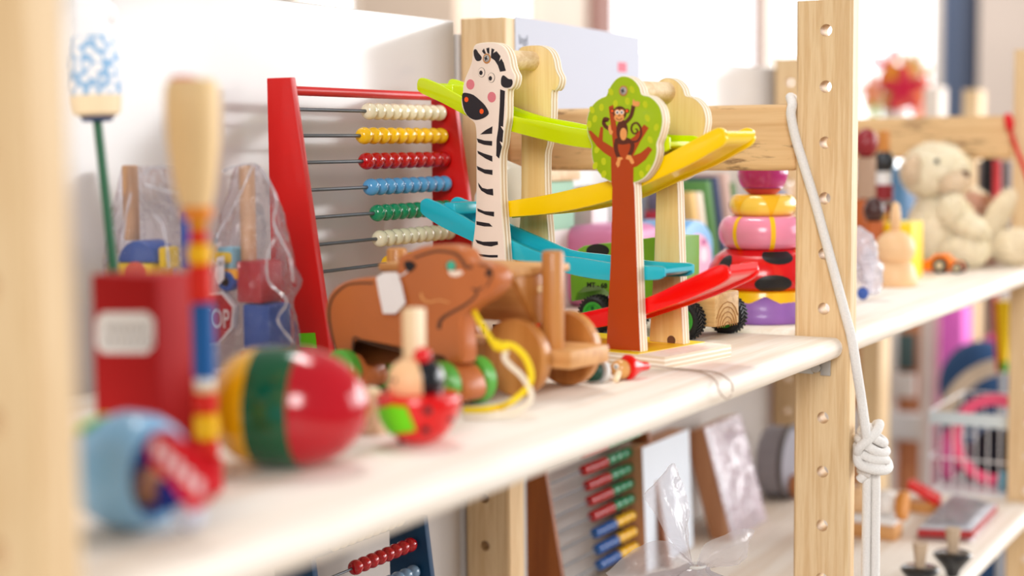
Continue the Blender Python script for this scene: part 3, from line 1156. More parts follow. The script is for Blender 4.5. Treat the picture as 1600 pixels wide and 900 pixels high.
bface(d5([(660, 205), (685, 188), (720, 192), (752, 225), (735, 250), (710, 275), (685, 262), (668, 240)]), BLACK, 0.0004, 3)
bface(e5(oval(325, 228, 40, 42)), BEARD, 0.0003)
bface(e5(oval(328, 225, 34, 36)), TEAL, 0.0004)
bface(e5([(305, 262), (350, 268), (395, 262), (420, 285), (370, 310), (320, 300)]), CREAM, 0.00035, 2)
bface(e5(oval(618, 282, 20, 30, 16, 0.5)), BLACK, 0.0004)
for pts, w in ((e5([(35, 165), (80, 150), (140, 130), (220, 112), (310, 120), (370, 140), (410, 185), (440, 235), (490, 235)]), [3, 5]),
               (e5([(545, 215), (620, 240), (645, 290), (625, 350), (600, 390)]), 2.4), (e5([(490, 405), (530, 415), (570, 395)]), 3),
               (e5([(530, 420), (510, 470), (440, 530), (350, 580), (280, 620), (240, 660), (230, 720)]), [3, 6]),
               (g8([(85, 580), (60, 480), (45, 380), (60, 300), (120, 240), (180, 225), (260, 225)]), 3),
               (g8([(600, 585), (420, 558), (300, 530), (210, 505), (165, 488), (160, 560)]), [2, 3])):
    bface(stroke(pts, w), BEARD, 0.00025)
bface(stroke(e5([(90, 440), (100, 480), (150, 510), (230, 495), (310, 515)]), [3, 1.5]), mat('worn_tan', (222, 160, 96), 0.6), 0.0002)
bp.obj('face_print', bear, 0)['label'] = 'black ear, green eye and dark outline'
# hang tag on the neck with its thread
tg = fbe.xs(d5([(440, 318), (500, 278), (600, 276), (640, 375), (680, 515), (610, 598), (515, 598), (470, 440)]), XF - 0.0012)
B().prism([Vector((XF - 0.0014 - 0.002 * max(0, (tg[0].z - q.z)) / 0.02, q.y, q.z)) for q in tg], (0.0005, 0, 0), TAGPAPER).obj('paper_tag', bear, 0)
th = [fbe.x(x, y, XF - 0.0010) for x, y in d5([(560, 300), (620, 305), (660, 290), (680, 270)])]
B().tube(cr(th, 4, False), 0.0004, WHITE, 6).obj('tag_thread', bear)
# pull string: yellow then white, from the chest to the shelf
YELS = mat('yellow_string', (246, 214, 20), 0.7, bump=0.4, scale=900)
WHS = mat('white_string', (238, 226, 205), 0.8, bump=0.4, scale=900)
def S3(px, py, x):
    return fbe.x(px, py, x)
DK = (fbe.M @ S3(783, 546, 0.006) - CAM).dot(CF)
DS = (onZ(745, 646, 0.0013) - CAM).dot(CF)
def SL(pts):
    """string falling from the knot to the shelf"""
    out = []
    n_ = len(pts) - 1
    for i, (px, py) in enumerate(pts):
        q = fbe.l(at(px, py, DK + (DS - DK) * min(1.0, i / (n_ * 0.75))))
        if q.z < 0.0014 or i / n_ > 0.7:
            q = fbe.l(onZ(px, py, 0.0014))
        out.append(q)
    return out
ys = [S3(741, 487, XF + SB * 0.5), S3(748, 500, 0.011), S3(757, 514, 0.009), S3(768, 532, 0.007), S3(776, 545, 0.006)]
B().tube(cr(ys, 5, False), 0.0014, YELS, 8).obj('pull_string', bear)
B().ell(S3(784, 542, 0.006), (0.0022, 0.0040, 0.0024), YELS).ell(S3(776, 539, 0.006), (0.0022, 0.0024, 0.0028), YELS).obj('string_knot', bear)
B().tube(cr(SL([(786, 538), (802, 541), (818, 555), (827, 572), (830, 590), (824, 606), (812, 618), (796, 630), (780, 636), (758, 640), (724, 641)]), 6, False), 0.0016, YELS, 8).obj('pull_string', bear)
B().tube(cr(SL([(792, 548), (788, 558), (796, 570), (812, 584), (824, 600), (830, 616), (826, 630), (812, 640), (796, 647), (765, 651), (724, 651)]), 6, False), 0.0014, WHS, 8).obj('pull_string', bear)

# ------------------------------------------------------------------ tipping wooden wagon behind the bear
fc = Fr(onZ(802, 620), 8)
cart = thing('wooden_wagon', 'plain wooden tipping wagon with big disc wheels, behind the bear', 'toy', fc)
h1 = lambda pts: crop(pts, 740, 370, 3.462)
wc = fc.x(*h1([(212, 655)])[0], 0.0)
RW = wc.z
fcw = fc.x(*h1([(505, 600)])[0], 0.046)
YR = None
for x0, y in ((-0.000, wc.y), (0.046, wc.y)):
    B().lathe([(0.0015, 0), (RW - 0.0012, 0), (RW, 0.0012), (RW, 0.0060), (RW - 0.0012, 0.0072), (0.0015, 0.0072)], (x0, y, RW), BEECH, (1, 0, 0), 48).obj('wheel', cart)
yb = wc.y + 0.080
for x0 in (0.0, 0.046):
    B().lathe([(0.0015, 0), (RW - 0.0012, 0), (RW, 0.0012), (RW, 0.0060), (RW - 0.0012, 0.0072), (0.0015, 0.0072)], (x0, yb, RW), BEECH, (1, 0, 0), 48).obj('wheel', cart)
XC0 = 0.0085
pf = fc.x(*h1([(525, 660)])[0], XC0)
yfront = pf.y
zc1 = fc.x(*h1([(420, 612)])[0], XC0).z
zc0 = fc.x(*h1([(470, 715)])[0], XC0).z
XC1 = XC0 + 0.036
B().box2((XC0, yfront, zc0), (XC1, yb + 0.03, zc1), BEECH_Y, 0.0012).obj('chassis', cart)
for y in (wc.y, yb):
    B().cyl((0.005, y, RW), (0.05, y, RW), 0.003, PALE, 16).obj('axle', cart)
dz = fc.y(*h1([(425, 75)])[0], yfront + 0.016).z
xd = fc.y(*h1([(430, 300)])[0], yfront + 0.016).x
B().cyl((xd, yfront + 0.016, zc1 - 0.002), (xd, yfront + 0.016, dz), 0.0058, BEECH, 28, 0.0018).obj('upright_dowel', cart)
zt_ = fc.y(599, 389, yb + 0.006)
B().cyl((xd, yb + 0.012, zc1 - 0.002), (xd, yb + 0.012, fc.y(599, 389, yb + 0.012).z), 0.0058, BEECH, 28, 0.0018).obj('upright_dowel', cart)
# V hopper
y0h, y1h = yfront + 0.0245, yb + 0.003
tz = fc.y(*h1([(300, 165)])[0], y0h).z
bz = fc.y(*h1([(330, 475)])[0], y0h).z
xl = fc.y(*h1([(214, 180)])[0], y0h).x
hw = xd - xl
def plank(xa, za, xb, zb__, th_, nm):
    n = Vector((zb__ - za, 0, -(xb - xa))).normalized() * th_
    a, c_ = Vector((xa, y0h, za)), Vector((xb, y0h, zb__))
    B().prism([a, c_, c_ + n, a + n], (0, y1h - y0h, 0), BEECH_Y, 0.0006).obj(nm, cart, 30)
plank(xd - hw, tz - 0.004, xd - 0.001, bz, -0.005, 'hopper_side')
plank(xd + hw, tz - 0.004, xd + 0.001, bz, 0.005, 'hopper_side')
for y in (y0h - 0.0005, y1h - 0.0045):
    B().prism([Vector((xd - hw, y, tz - 0.004)), Vector((xd + hw, y, tz - 0.004)), Vector((xd + 0.002, y, bz)), Vector((xd - 0.002, y, bz))], (0, 0.005, 0), BEECH, 0.0006).obj('hopper_end', cart, 30)
B().box2((xd - hw - 0.002, y0h - 0.002, tz - 0.004), (xd + hw + 0.002, y1h + 0.001, tz), BEECH_Y, 0.001).obj('lid', cart)
B().cyl((xd, yfront + 0.012, tz - 0.012), (xd, y0h + 0.004, tz - 0.012), 0.0024, PALE, 14).obj('pivot_pin', cart)
B().cyl((xd, y1h - 0.004, tz - 0.012), (xd, yb + 0.014, tz - 0.012), 0.0024, PALE, 14).obj('pivot_pin', cart)

# ------------------------------------------------------------------ striped egg
fe = Fr(onZ(455, 729), -17.5)
egg = thing('wooden_egg', 'big glossy wooden egg striped yellow, green and red, lying on its side', 'egg', fe)
EY, EG, ER = mat('egg_yellow', (236, 180, 10), 0.18, coat=0.8), mat('egg_green', (6, 84, 48), 0.16, coat=0.5), mat('egg_red', (184, 0, 24), 0.16, coat=0.5)
HL, RE = 0.0330, 0.0248
def eggr(t):   # t in -1 (red tip) .. 1 (yellow end)
    return RE * math.sqrt(max(0.0, 1 - abs(t) ** (3.2 if t > 0 else 2.1)))
for nm, a, b_, m in (('red_end', -1.0, -0.20, ER), ('green_band', -0.20, 0.36, EG), ('yellow_end', 0.36, 1.0, EY)):
    pr = []
    for k in range(25):
        u = a + (b_ - a) * k / 24
        if a < -0.9:
            u = -math.cos(math.acos(0.20) * k / 24)
        if b_ > 0.9:
            u = math.sin(math.asin(0.36) + (math.pi / 2 - math.asin(0.36)) * k / 24)
        pr.append((max(1e-7, eggr(u)), HL * u))
    B().lathe(pr, (0, 0, RE), m, (0, 1, 0), 56).obj(nm, egg, 60)

# ------------------------------------------------------------------ ladybird top
fl = Fr(onZ(655, 694), 0)
lb = thing('ladybird_roller', 'red bowl-shaped ladybird wobble toy with a face, red knob and green price sticker', 'toy', fl)
k = 0.695 / FPX
LRED = mat('ladybird_red', (218, 2, 4), 0.25, coat=0.4)
FACEM = mat('face_pale_wood', (242, 196, 146), 0.5)
Hb = 74 * k
Rb = 68 * k
pr = [(0.0005, 0)] + [(Rb * math.sin(math.pi / 2 * q / 14) ** 0.9, Hb * (1 - math.cos(math.pi / 2 * q / 14) ** 1.15)) for q in range(1, 14)] + [(Rb, Hb), (Rb * 0.97, Hb + 0.0016), (Rb * 0.85, Hb + 0.0022), (0.0005, Hb + 0.0026)]
B().lathe(pr, (0, 0, 0), LRED, n=48).obj('bowl', lb, 50)
def bowlr(z):
    q_ = min(max(z / Hb, 0.0), 1.0)
    return Rb * math.sin(math.acos((1 - q_) ** (1 / 1.15))) ** 0.9


def onbowl(px, py):
    """where a sight line meets the bowl (or its nearest point if it just misses)"""
    d = fl.I3 @ ray(px, py)
    best, bp_ = 1e9, None
    for s_ in range(900):
        p = fl.c + d * (0.66 + 0.06 * s_ / 900)
        if not 0 < p.z < Hb:
            continue
        e = math.hypot(p.x, p.y) - bowlr(p.z)
        if e <= 0:
            return p
        if e < best:
            best, bp_ = e, p
    r = bowlr(bp_.z) / max(1e-6, math.hypot(bp_.x, bp_.y))
    return Vector((bp_.x * r, bp_.y * r, bp_.z))


for px, py, rr_ in ((668, 641, 7), (665, 671, 6.5), (704, 655, 5), (612, 690, 5)):
    p = onbowl(px, py)
    B().ell(p, (rr_ * k, rr_ * k, rr_ * k * 0.9), BLACK, None, 14, 8, squash=None).obj('spot', lb)
vs, fs = [], []
NS = 8
for i in range(NS + 1):
    for j in range(NS + 1):
        u, v = i / NS, j / NS
        px = (590 * (1 - u) + 632 * u) * (1 - v) + (602 * (1 - u) + 650 * u) * v
        py = (638 * (1 - u) + 628 * u) * (1 - v) + (680 * (1 - u) + 672 * u) * v
        p = onbowl(px, py)
        vs.append(p + Vector((p.x, p.y, -0.006)).normalized() * 0.0005)
for i in range(NS):
    for j in range(NS):
        fs.append((i * (NS + 1) + j, (i + 1) * (NS + 1) + j, (i + 1) * (NS + 1) + j + 1, i * (NS + 1) + j + 1))
B().raw(vs, fs, STICKER).obj('price_sticker', lb, 60)['label'] = 'bright green price sticker'
hc = fl.x(642, 597, 0.0)
rh = 0.0105
b = B()
b.ell(hc, (rh, rh, rh * 1.05), FACEM, None, 28, 18)
b.obj('head', lb, 60)
bm_ = B()
bm_.ell(hc + Vector((0.0035, -0.0036, 0.0004)), (rh * 0.98, rh * 0.98, rh * 1.04), mat('hair_black', (16, 16, 22), 0.2, coat=0.7), None, 28, 18)
bm_.obj('hair', lb, 60)
B().ell(hc + Vector((0.001, -0.0055, 0.0117)), (0.0040, 0.0040, 0.0040), LRED).obj('knob', lb)
for dy, dz_ in ((0.0018, 0.002), (0.0052, 0.002)):
    B().ell(hc + Vector((-math.sqrt(max(0, rh ** 2 - dy ** 2 - dz_ ** 2)), dy, dz_)), (0.0006, 0.0009, 0.0010), BLACK, None, 10, 6).obj('eye', lb)
B().ell(hc + Vector((-rh * 0.86, 0.0042, -0.0036)), (0.0012, 0.0020, 0.0012), mat('cheek_red', (240, 120, 90), 0.6), None, 12, 8).obj('mouth', lb)
B().ell(hc + Vector((0, 0.0108, -0.0045)), (0.0024, 0.0024, 0.0024), BLACK, None, 14, 8).obj('antenna_ball', lb)
sp = fl.x(646, 555, 0.006)
B().box2((0.003, sp.y - 0.0038, Hb), (0.0106, sp.y + 0.0038, fl.x(646, 482, 0.006).z), PALE, 0.0005).obj('stick', lb)

# small plain wooden figure between egg and ladybird
ff = Fr(onZ(582, 676), 0)
wf = thing('peg_figure', 'small plain wooden peg figure half hidden behind the striped egg', 'figure', ff)
B().lathe([(0.0001, 0), (0.0065, 0), (0.0072, 0.002), (0.0062, 0.008), (0.0030, 0.0115), (0.0001, 0.012)], (0, 0, 0), PALE, n=28).obj('body', wf, 60)
B().ell((0, 0.0008, 0.0150), (0.0064, 0.0064, 0.0062), PALE).obj('head', wf)
B().ell((-0.0055, 0.001, 0.0028), (0.0030, 0.0036, 0.0027), PALE).obj('foot', wf)

# ------------------------------------------------------------------ little string puppet lying by the ramp
fp_ = Fr(onZ(972, 593), 0)
pu = thing('string_puppet', 'tiny wooden string puppet with a red pointed cap, lying in front of the ramp', 'puppet', fp_)
kp = 0.885 / FPX
def PZ2(px, py, z):
    return fp_.z(px, py, z)
hx = PZ2(970, 577, 0.0060)
B().ell(hx, (0.0050, 0.0058, 0.0056), mat('puppet_head', (216, 158, 88), 0.35, coat=0.4)).obj('head', pu)
ax = (PZ2(1030, 573, 0.0052) - hx).normalized()
B().lathe([(0.0001, 0), (0.0058, 0.0002), (0.0072, 0.0012), (0.0070, 0.0030), (0.0046, 0.0068), (0.0030, 0.0105), (0.0025, 0.0145), (0.0020, 0.0158), (0.0001, 0.0160)], hx + ax * 0.0032 + Vector((0, 0, 0.0008)), LRED, ax, 28).obj('cap', pu, 50)
p0, p1 = hx + Vector((-0.0045, -0.001, -0.001)), PZ2(962, 594, 0.0018)
B().tube([p0, p0 * 0.5 + p1 * 0.5, p1], [0.0017, 0.0019, 0.0016], PALE, 10).obj('arm', pu)
e1 = hx + Vector((-0.0047, 0.0006, 0.0020))
B().ell(e1, (0.0012, 0.0016, 0.0016), EYEW, None, 14, 8).obj('eye', pu)
B().ell(e1 + Vector((-0.0009, -0.0003, 0.0001)), (0.0006, 0.0008, 0.0008), BLACK, None, 10, 6).obj('pupil', pu)
n0 = PZ2(946, 578, 0.0050)
B().cyl(n0, hx - ax * 0.004, 0.0024, mat('puppet_neck', (206, 150, 86), 0.4), 14).obj('neck', pu)
B().lathe([(0.0001, 0), (0.0058, 0.0004), (0.0060, 0.0016), (0.0058, 0.0030), (0.0001, 0.0034)], PZ2(938, 580, 0.0060) , WHITE, ax, 24).obj('collar', pu)
bq = PZ2(926, 581, 0.006)
B().cyl(bq - ax * 0.004, bq + ax * 0.0035, 0.0052, mat('puppet_green', (18, 70, 52), 0.4), 20, 0.001).obj('body', pu)
tipc = hx + ax * 0.0205
for off in (0.0, 0.0016):
    st = [tipc + Vector((0, 0, 0.001)), PZ2(1050, 575 + off * 900, 0.0012), PZ2(1085, 578 + off * 500, 0.0006), PZ2(1108, 585 + off * 700, 0.0006),
          fp_.l(onY(1122 - off * 1500, 597, 0.004)), fp_.l(onY(1128 - off * 2500, 612, -0.0012)), fp_.l(onY(1136 - off * 800, 623, -0.0016)), fp_.l(onY(1143, 622 - off * 3000, -0.0016))]
    if off == 0.0:
        st = st[:3] + [PZ2(1120, 582, 0.0006), PZ2(1137, 592, 0.0006), fp_.l(onY(1144, 600, -0.0010)), fp_.l(onY(1144.5, 612, -0.0012))]
    for q in st:
        if q.z < 0.0004 and q.y + fp_.o.y > 0.006:
            q.z = 0.0004
    B().tube(cr(st, 5, False), 0.00042, mat('thin_string', (176, 156, 140), 0.8), 6).obj('string', pu)
# ------------------------------------------------------------------ green wooden truck with rubber tyres
q = onZ(1117, 515, 0.0068)
fg = Fr((q.x, q.y, 0), 9)
gt = thing('toy_truck', 'green wooden truck with black rubber tyres and green hubs, behind the ramp toy', 'toy', fg)
LIME = mat('truck_green', (112, 176, 38), 0.4, coat=0.2)
TYRE = mat('tyre_rubber', (30, 30, 32), 0.55)
HUB = mat('hub_green', (60, 176, 60), 0.35, coat=0.3)
x0b = 0.0
x1b = fg.y(1155, 470, 0.0).x
zt_ = fg.x(1117, 459, 0.0).z
B().box2((x0b, 0.0, 0.0082), (x1b, 0.050, zt_), wood('truck_wood', (200, 152, 92), (228, 188, 128), 'Y', 90), 0.0012).obj('chassis', gt)
gr = B()
for k in range(5):
    a = [(x1b * 0.5 + (0.004 + 0.0028 * k) * math.cos(t_ * math.pi / 8), -0.0002, 0.0075 + (0.003 + 0.0034 * k) * math.sin(t_ * math.pi / 8)) for t_ in range(9)]
    a = [p for p in a if x0b + 0.001 < p[0] < x1b - 0.001 and p[2] < zt_ - 0.001]
    if len(a) > 2:
        gr.tube(a, 0.00035, mat('end_grain', (178, 128, 76), 0.7), 5)
gr.obj('end_grain_rings', gt)


def tyre(x0, y, r, w, inner=False):
    b = B()
    ri = r * 0.70
    b.lathe([(ri, 0.0008), (ri + 0.0012, 0), (r - 0.0018, 0), (r, 0.0020), (r, w - 0.0020), (r - 0.0018, w), (ri + 0.0012, w), (ri, w - 0.0008), (ri, 0.0008)], (x0, y, r), TYRE, (1, 0, 0), 48, None, False)
    n = 30
    for k in range(n):
        a = 2 * math.pi * k / n
        for s_ in (0, 1):
            c = Vector((x0 + w * (0.30 + 0.4 * s_), y + (r + 0.0002) * math.cos(a + 0.05 * s_), r + (r + 0.0002) * math.sin(a + 0.05 * s_)))
            M = Matrix.Rotation(a, 4, 'X') @ Matrix.Rotation(R(55 if s_ else -55), 4, 'Y')
            b.box(c, (0.0011, 0.0012, w * 0.42), TYRE, 0, M)
    ob = b.obj('tyre', gt, 40)
    h = B().lathe([(0.0001, 0.0016), (0.0022, 0.0010), (0.0030, 0.0020), (ri * 0.75, 0.0026), (ri * 0.82, 0.0010), (ri, 0.0008), (ri, w - 0.0008), (0.0001, w - 0.0012)], (x0, y, r), HUB, (1, 0, 0), 36)
    for k in range(5):
        a = 2 * math.pi * k / 5
        h.lathe([(0.0014, 0), (0.0012, -0.0003), (0.0001, -0.0004)], (x0 + 0.0022, y + ri * 0.5 * math.cos(a), r + ri * 0.5 * math.sin(a)), mat('hub_dark', (20, 96, 40), 0.5), (1, 0, 0), 10)
    h.obj('hub', ob, 40)


RT = 0.0127
yfw = fg.x(1064, 503, -0.013).y
yrw = fg.x(926, 487, -0.013).y
for y in (yfw, yrw):
    tyre(-0.0135, y, RT, 0.0120)
    tyre(x1b + 0.0012, y - (0.0050 if y == yfw else 0.0), RT, 0.0120)
    B().cyl((-0.006, y, RT), (x1b + 0.006, y, RT), 0.0018, STEEL, 12).obj('axle', gt)
bx = -0.006
body = [(890.5, 432), (892, 471), (899, 470), (902, 458), (912, 449), (926, 446), (940, 449), (950, 457), (955, 470), (1040, 468), (1040, 372), (1019, 371), (960, 379), (933, 381), (912, 384), (903, 389), (896, 400)]
B().prism(fg.xs(body, bx), (x1b + 0.012, 0, 0), LIME, 0.001).obj('cab', gt, 30)
wn = fg.xs(oval(934, 392, 18, 11), bx)
B().prism([Vector((bx - 0.0002, p.y, p.z)) for p in wn], (0.0002, 0, 0), BLACK).obj('window_print', gt, 0)
wn = fg.xs(oval(922, 431, 12, 3), bx)
B().prism([Vector((bx - 0.0002, p.y, p.z)) for p in wn], (0.0002, 0, 0), BLACK).obj('vent_print', gt, 0)
e = fg.x(932.5, 446.0, bx - 0.0002)
lettering('MT - 68', 0.0047, BLACK, 'lettering', gt, Matrix.Translation(e) @ FACE_NX @ Matrix.Diagonal((1.12, 1, 1, 1)), 0.0001, 'CENTER', 0.00012)

# ------------------------------------------------------------------ ring stacking toy
fk = Fr((0.079, 0.0905, 0.0), 0)
st = thing('ring_stacker', 'round stacking toy with a magenta ball, yellow, pink and ladybird rings, left of the post', 'toy', fk)
PURP = mat('purple_paint', (146, 98, 180), 0.4, var=0.08, coat=0.2)
def zr_(py):
    return fk.y(1187, py, -0.0).z
def hw_(px):
    return abs((fk.l(at(px, 400, 1.155)) - fk.l(at(1187, 400, 1.155))).length)
R_base, R_lady, R_pink, R_yel, R_ball = 0.0385, 0.0400, 0.0322, 0.0245, 0.0185
zb0, zb1 = 0.0, zr_(450)
zl1 = zr_(388)
zp1 = zr_(337)
zy1 = zr_(304)
b = B().lathe([(0.0001, 0), (R_base, 0), (R_base + 0.001, 0.001), (R_base + 0.001, 0.006), (R_base, 0.008), (R_base - 0.001, 0.012), (R_base - 0.004, zb1 - 0.002), (R_base - 0.007, zb1), (0.0001, zb1)], (0, 0, 0), PURP, n=56)
bs = b.obj('purple_base', st, 50)
YEL2 = mat('ring_yellow', (244, 190, 20), 0.25, coat=0.5)
sc = B()
n = 96
vs, fs2 = [], []
for k in range(n):
    a = 2 * math.pi * k / n
    drop = 0.0022 + 0.0095 * abs(math.cos(a * 2.0 + 0.75))
    r1 = R_base - 0.0005 - 0.0022 * (zb1 - drop) / zb1
    vs += [(r1 * math.cos(a) + 0, r1 * math.sin(a), zb1 - drop - 0.001), ((R_base - 0.003) * math.cos(a), (R_base - 0.003) * math.sin(a), zb1 - 0.0012), ((R_base - 0.0065) * math.cos(a), (R_base - 0.0065) * math.sin(a), zb1 + 0.0003)]
for k in range(n):
    j = (k + 1) % n
    fs2 += [(3 * k, 3 * j, 3 * j + 1, 3 * k + 1), (3 * k + 1, 3 * j + 1, 3 * j + 2, 3 * k + 2)]
sc.raw(vs, fs2, YEL2).obj('scalloped_collar', st, 50)


def ringprof(Rr, z0, z1, bulge=1.0):
    h = (z1 - z0) / 2
    return [(0.0001, z0)] + [(Rr - h * bulge * 0.75 + h * bulge * 0.75 * math.cos(-math.pi / 2 + math.pi * q / 14), (z0 + z1) / 2 + h * math.sin(-math.pi / 2 + math.pi * q / 14)) for q in range(15)] + [(0.0001, z1)]


ld = B().lathe([(0.0001, zb1), (R_lady - 0.006, zb1), (R_lady - 0.001, zb1 + 0.004), (R_lady, zb1 + 0.009), (R_lady - 0.001, zb1 + 0.016), (R_lady - 0.0055, zl1 - 0.006), (R_lady - 0.012, zl1 - 0.001), (R_lady - 0.016, zl1), (0.0001, zl1)], (0, 0, 0), LRED, n=64).obj('ladybird_ring', st, 60)


def ladr(z):
    P = [(R_lady - 0.006, zb1), (R_lady - 0.001, zb1 + 0.004), (R_lady, zb1 + 0.009), (R_lady - 0.001, zb1 + 0.016), (R_lady - 0.0055, zl1 - 0.006), (R_lady - 0.012, zl1 - 0.001)]
    for i in range(len(P) - 1):
        if P[i][1] <= z <= P[i + 1][1]:
            u = (z - P[i][1]) / (P[i + 1][1] - P[i][1])
            return P[i][0] + u * (P[i + 1][0] - P[i][0])
    return P[0][0] if z < zb1 else P[-1][0]


ad = math.degrees(math.atan2(CAM.y - fk.o.y, CAM.x - fk.o.x))
for da, zc, ra, rz_ in ((-46, zl1 - 0.010, 0.0068, 0.0062), (20, zl1 - 0.0035, 0.0145, 0.0062), (12, zb1 + 0.0055, 0.0140, 0.0068), (-52, zb1 + 0.0035, 0.010, 0.005), (75, zb1 + 0.008, 0.009, 0.007)):
    a0 = R(ad + da)
    vs, fs2 = [], []
    M_, K_ = 6, 24
    for i in range(M_ + 1):
        for k in range(K_):
            t_ = 2 * math.pi * k / K_
            u, v = ra * i / M_ * math.cos(t_), rz_ * i / M_ * math.sin(t_)
            z = min(max(zc + v, zb1 + 0.0003), zl1 - 0.0009)
            r = ladr(z) + 0.0004
            vs.append((r * math.cos(a0 + u / R_lady), r * math.sin(a0 + u / R_lady), z))
    for i in range(M_):
        for k in range(K_):
            j = (k + 1) % K_
            fs2.append((i * K_ + k, i * K_ + j, (i + 1) * K_ + j, (i + 1) * K_ + k))
    B().raw(vs, fs2, BLACK).obj('spot', ld, 60)
PINKR = mat('ring_pink', (232, 140, 172), 0.25, coat=0.5)
pk = B().lathe(ringprof(R_pink, zl1, zp1), (0, 0, 0), PINKR, n=64).obj('pink_ring', st, 60)
for da in (-52, 0, 52, 104, 156, -104):
    a0 = R(ad + 14 + da)
    h = (zp1 - zl1) / 2
    pts = [((R_pink - h * 0.75 + h * 0.75 * math.cos(t_) + 0.0002), (zl1 + zp1) / 2 + (h + 0.0002) * math.sin(t_)) for t_ in [R(-80 + 160 * q / 14) for q in range(15)]]
    w_ = 0.0018
    vs, fs2 = [], []
    for r, z in pts:
        for s_ in (-1, 1):
            vs.append((r * math.cos(a0) - s_ * w_ * math.sin(a0), r * math.sin(a0) + s_ * w_ * math.cos(a0), z))
    for i in range(len(pts) - 1):
        fs2.append((2 * i, 2 * i + 1, 2 * i + 3, 2 * i + 2))
    B().raw(vs, fs2, YEL2).obj('yellow_stripe', pk, 60)
YEL3 = mat('ring_pale_yellow', (246, 208, 84), 0.25, coat=0.5)
yr = B().lathe(ringprof(R_yel, zp1, zy1), (0, 0, 0), YEL3, n=56).obj('yellow_ring', st, 60)
for da in (-62, 0, 62, 124, 186, 248):
    a0 = R(ad + 16 + da)
    h = (zy1 - zp1) / 2
    vs, fs2 = [], []
    K_ = 10
    for q in range(K_ + 1):
        t_ = R(-70 + 150 * q / K_)
        r = R_yel - h * 0.75 + h * 0.75 * math.cos(t_) + 0.0002
        z = (zp1 + zy1) / 2 + (h + 0.0002) * math.sin(t_)
        w_ = 0.0012 + 0.0090 * (q / K_) ** 2
        for s_ in (-1, -0.33, 0.33, 1):
            aa = a0 + s_ * w_ / R_yel
            vs.append((r * math.cos(aa), r * math.sin(aa), z))
    for i in range(K_):
        for s_ in range(3):
            fs2.append((4 * i + s_, 4 * i + s_ + 1, 4 * i + s_ + 5, 4 * i + s_ + 4))
    B().raw(vs, fs2, YEL2).obj('petal', yr, 60)
MAG = mat('magenta_gloss', (196, 48, 132), 0.2, coat=0.6)
CORAL = mat('coral_gloss', (214, 70, 84), 0.2, coat=0.6)
zc = zy1 + R_ball * 0.86
b = B()
b.lathe([(R_ball * math.sin(t_), -R_ball * math.cos(t_)) for t_ in [R(30 + 22 * q / 6) for q in range(7)]], (0, 0, zc), CORAL, n=40)
b.lathe([(max(1e-6, R_ball * math.sin(t_)), -R_ball * math.cos(t_)) for t_ in [R(52 + 128 * q / 20) for q in range(21)]], (0, 0, zc), MAG, n=40)
b.obj('ball_top', st, 60)

# ------------------------------------------------------------------ things on the second bay's shelf behind the ramp
# pink rounded box
f = Fr((0.100, 0.215, 0.0), 0)
pc = [f.y(*p, 0.0) for p in ((884, 372), (905, 360), (985, 358))]
PINKB = mat('pink_plastic', (216, 130, 176), 0.4)
wx = 0.085
hh = f.y(930, 360, 0).z
b = B()
b.box2((0, 0, 0), (wx, 0.06, hh), PINKB, 0.012, 4)
lone(b, 'pink_box', 'rounded pink box standing behind the green truck', 'box', f)
# light blue box with a pink face
f = Fr(onY(1060, 420, 0.205), 0)
f.o.z = 0
f = Fr(f.o, 0)
bb_ = thing('blue_box', 'light blue rounded box with a pink oval picture, left of the ring stacker', 'box', f)
LB = mat('light_blue_plastic', (126, 180, 226), 0.35)
a1 = f.y(1116, 420, 0).x
zt_ = f.y(1080, 345, 0).z
arch = [Vector((0, 0, 0)), Vector((a1, 0, 0)), Vector((a1, 0, zt_ * 0.62))] + [Vector((a1 * 0.5 + a1 * 0.5 * math.cos(R(q)), 0, zt_ * 0.62 + zt_ * 0.38 * math.sin(R(q)))) for q in range(15, 180, 15)] + [Vector((0, 0, zt_ * 0.62))]
B().prism(arch, (0, 0.05, 0), LB, 0.004, 3).obj('body', bb_)
PF = mat('pale_pink_print', (238, 172, 200), 0.5)
pr_ = B()
pr_.prism([Vector((p.x, -0.0003, p.z)) for p in f.ys(oval(1090, 405, 21, 40))], (0, 0.0003, 0), PF)
for cx in (1082, 1099):
    pr_.prism([Vector((p.x, -0.0006, p.z)) for p in f.ys(oval(cx, 398, 6, 12))], (0, 0.0003, 0), mat('print_white', (240, 222, 232), 0.5))
    pr_.prism([Vector((p.x, -0.0008, p.z)) for p in f.ys(oval(cx, 378, 4, 5))], (0, 0.0003, 0), mat('print_mauve', (196, 96, 150), 0.5))
pr_.obj('picture', bb_, 0)
# white jar, green tin with a wooden lid
f = Fr(onY(812, 300, 0.262), 0)
f.o.z = 0
f = Fr(f.o, 0)
gb = thing('green_tin', 'sage green box with a flat wooden lid, seen between zebra and tree', 'box', f)
xr = f.y(898, 300, 0).x
z1, z0g = f.y(870, 283, 0).z, 0.0
B().box2((0, 0, 0), (xr, 0.032, z1), mat('sage_green', (140, 188, 158), 0.5), 0.002).obj('body', gb)
zl_ = f.y(870, 265, 0).z
B().box2((-0.004, -0.002, z1), (f.y(904, 275, 0).x, 0.034, zl_), PALE_Y, 0.001).obj('lid', gb)
B().box2((-0.002, -0.0004, 0.0), (xr + 0.002, 0.0002, z1 * 0.62), mat('pale_wrap', (236, 230, 228), 0.6)).obj('paper_wrap', gb)
f = Fr(onY(792, 330, 0.215), 0)
f.o.z = 0
f = Fr(f.o, 0)
zt_ = f.y(790, 250, 0).z
jr = B().lathe([(0.0001, 0), (0.022, 0), (0.0245, 0.003), (0.0245, zt_ * 0.6), (0.022, zt_ * 0.8), (0.014, zt_ * 0.95), (0.0001, zt_)], (0, 0, 0), mat('cream_ceramic', (240, 232, 218), 0.25), n=36)
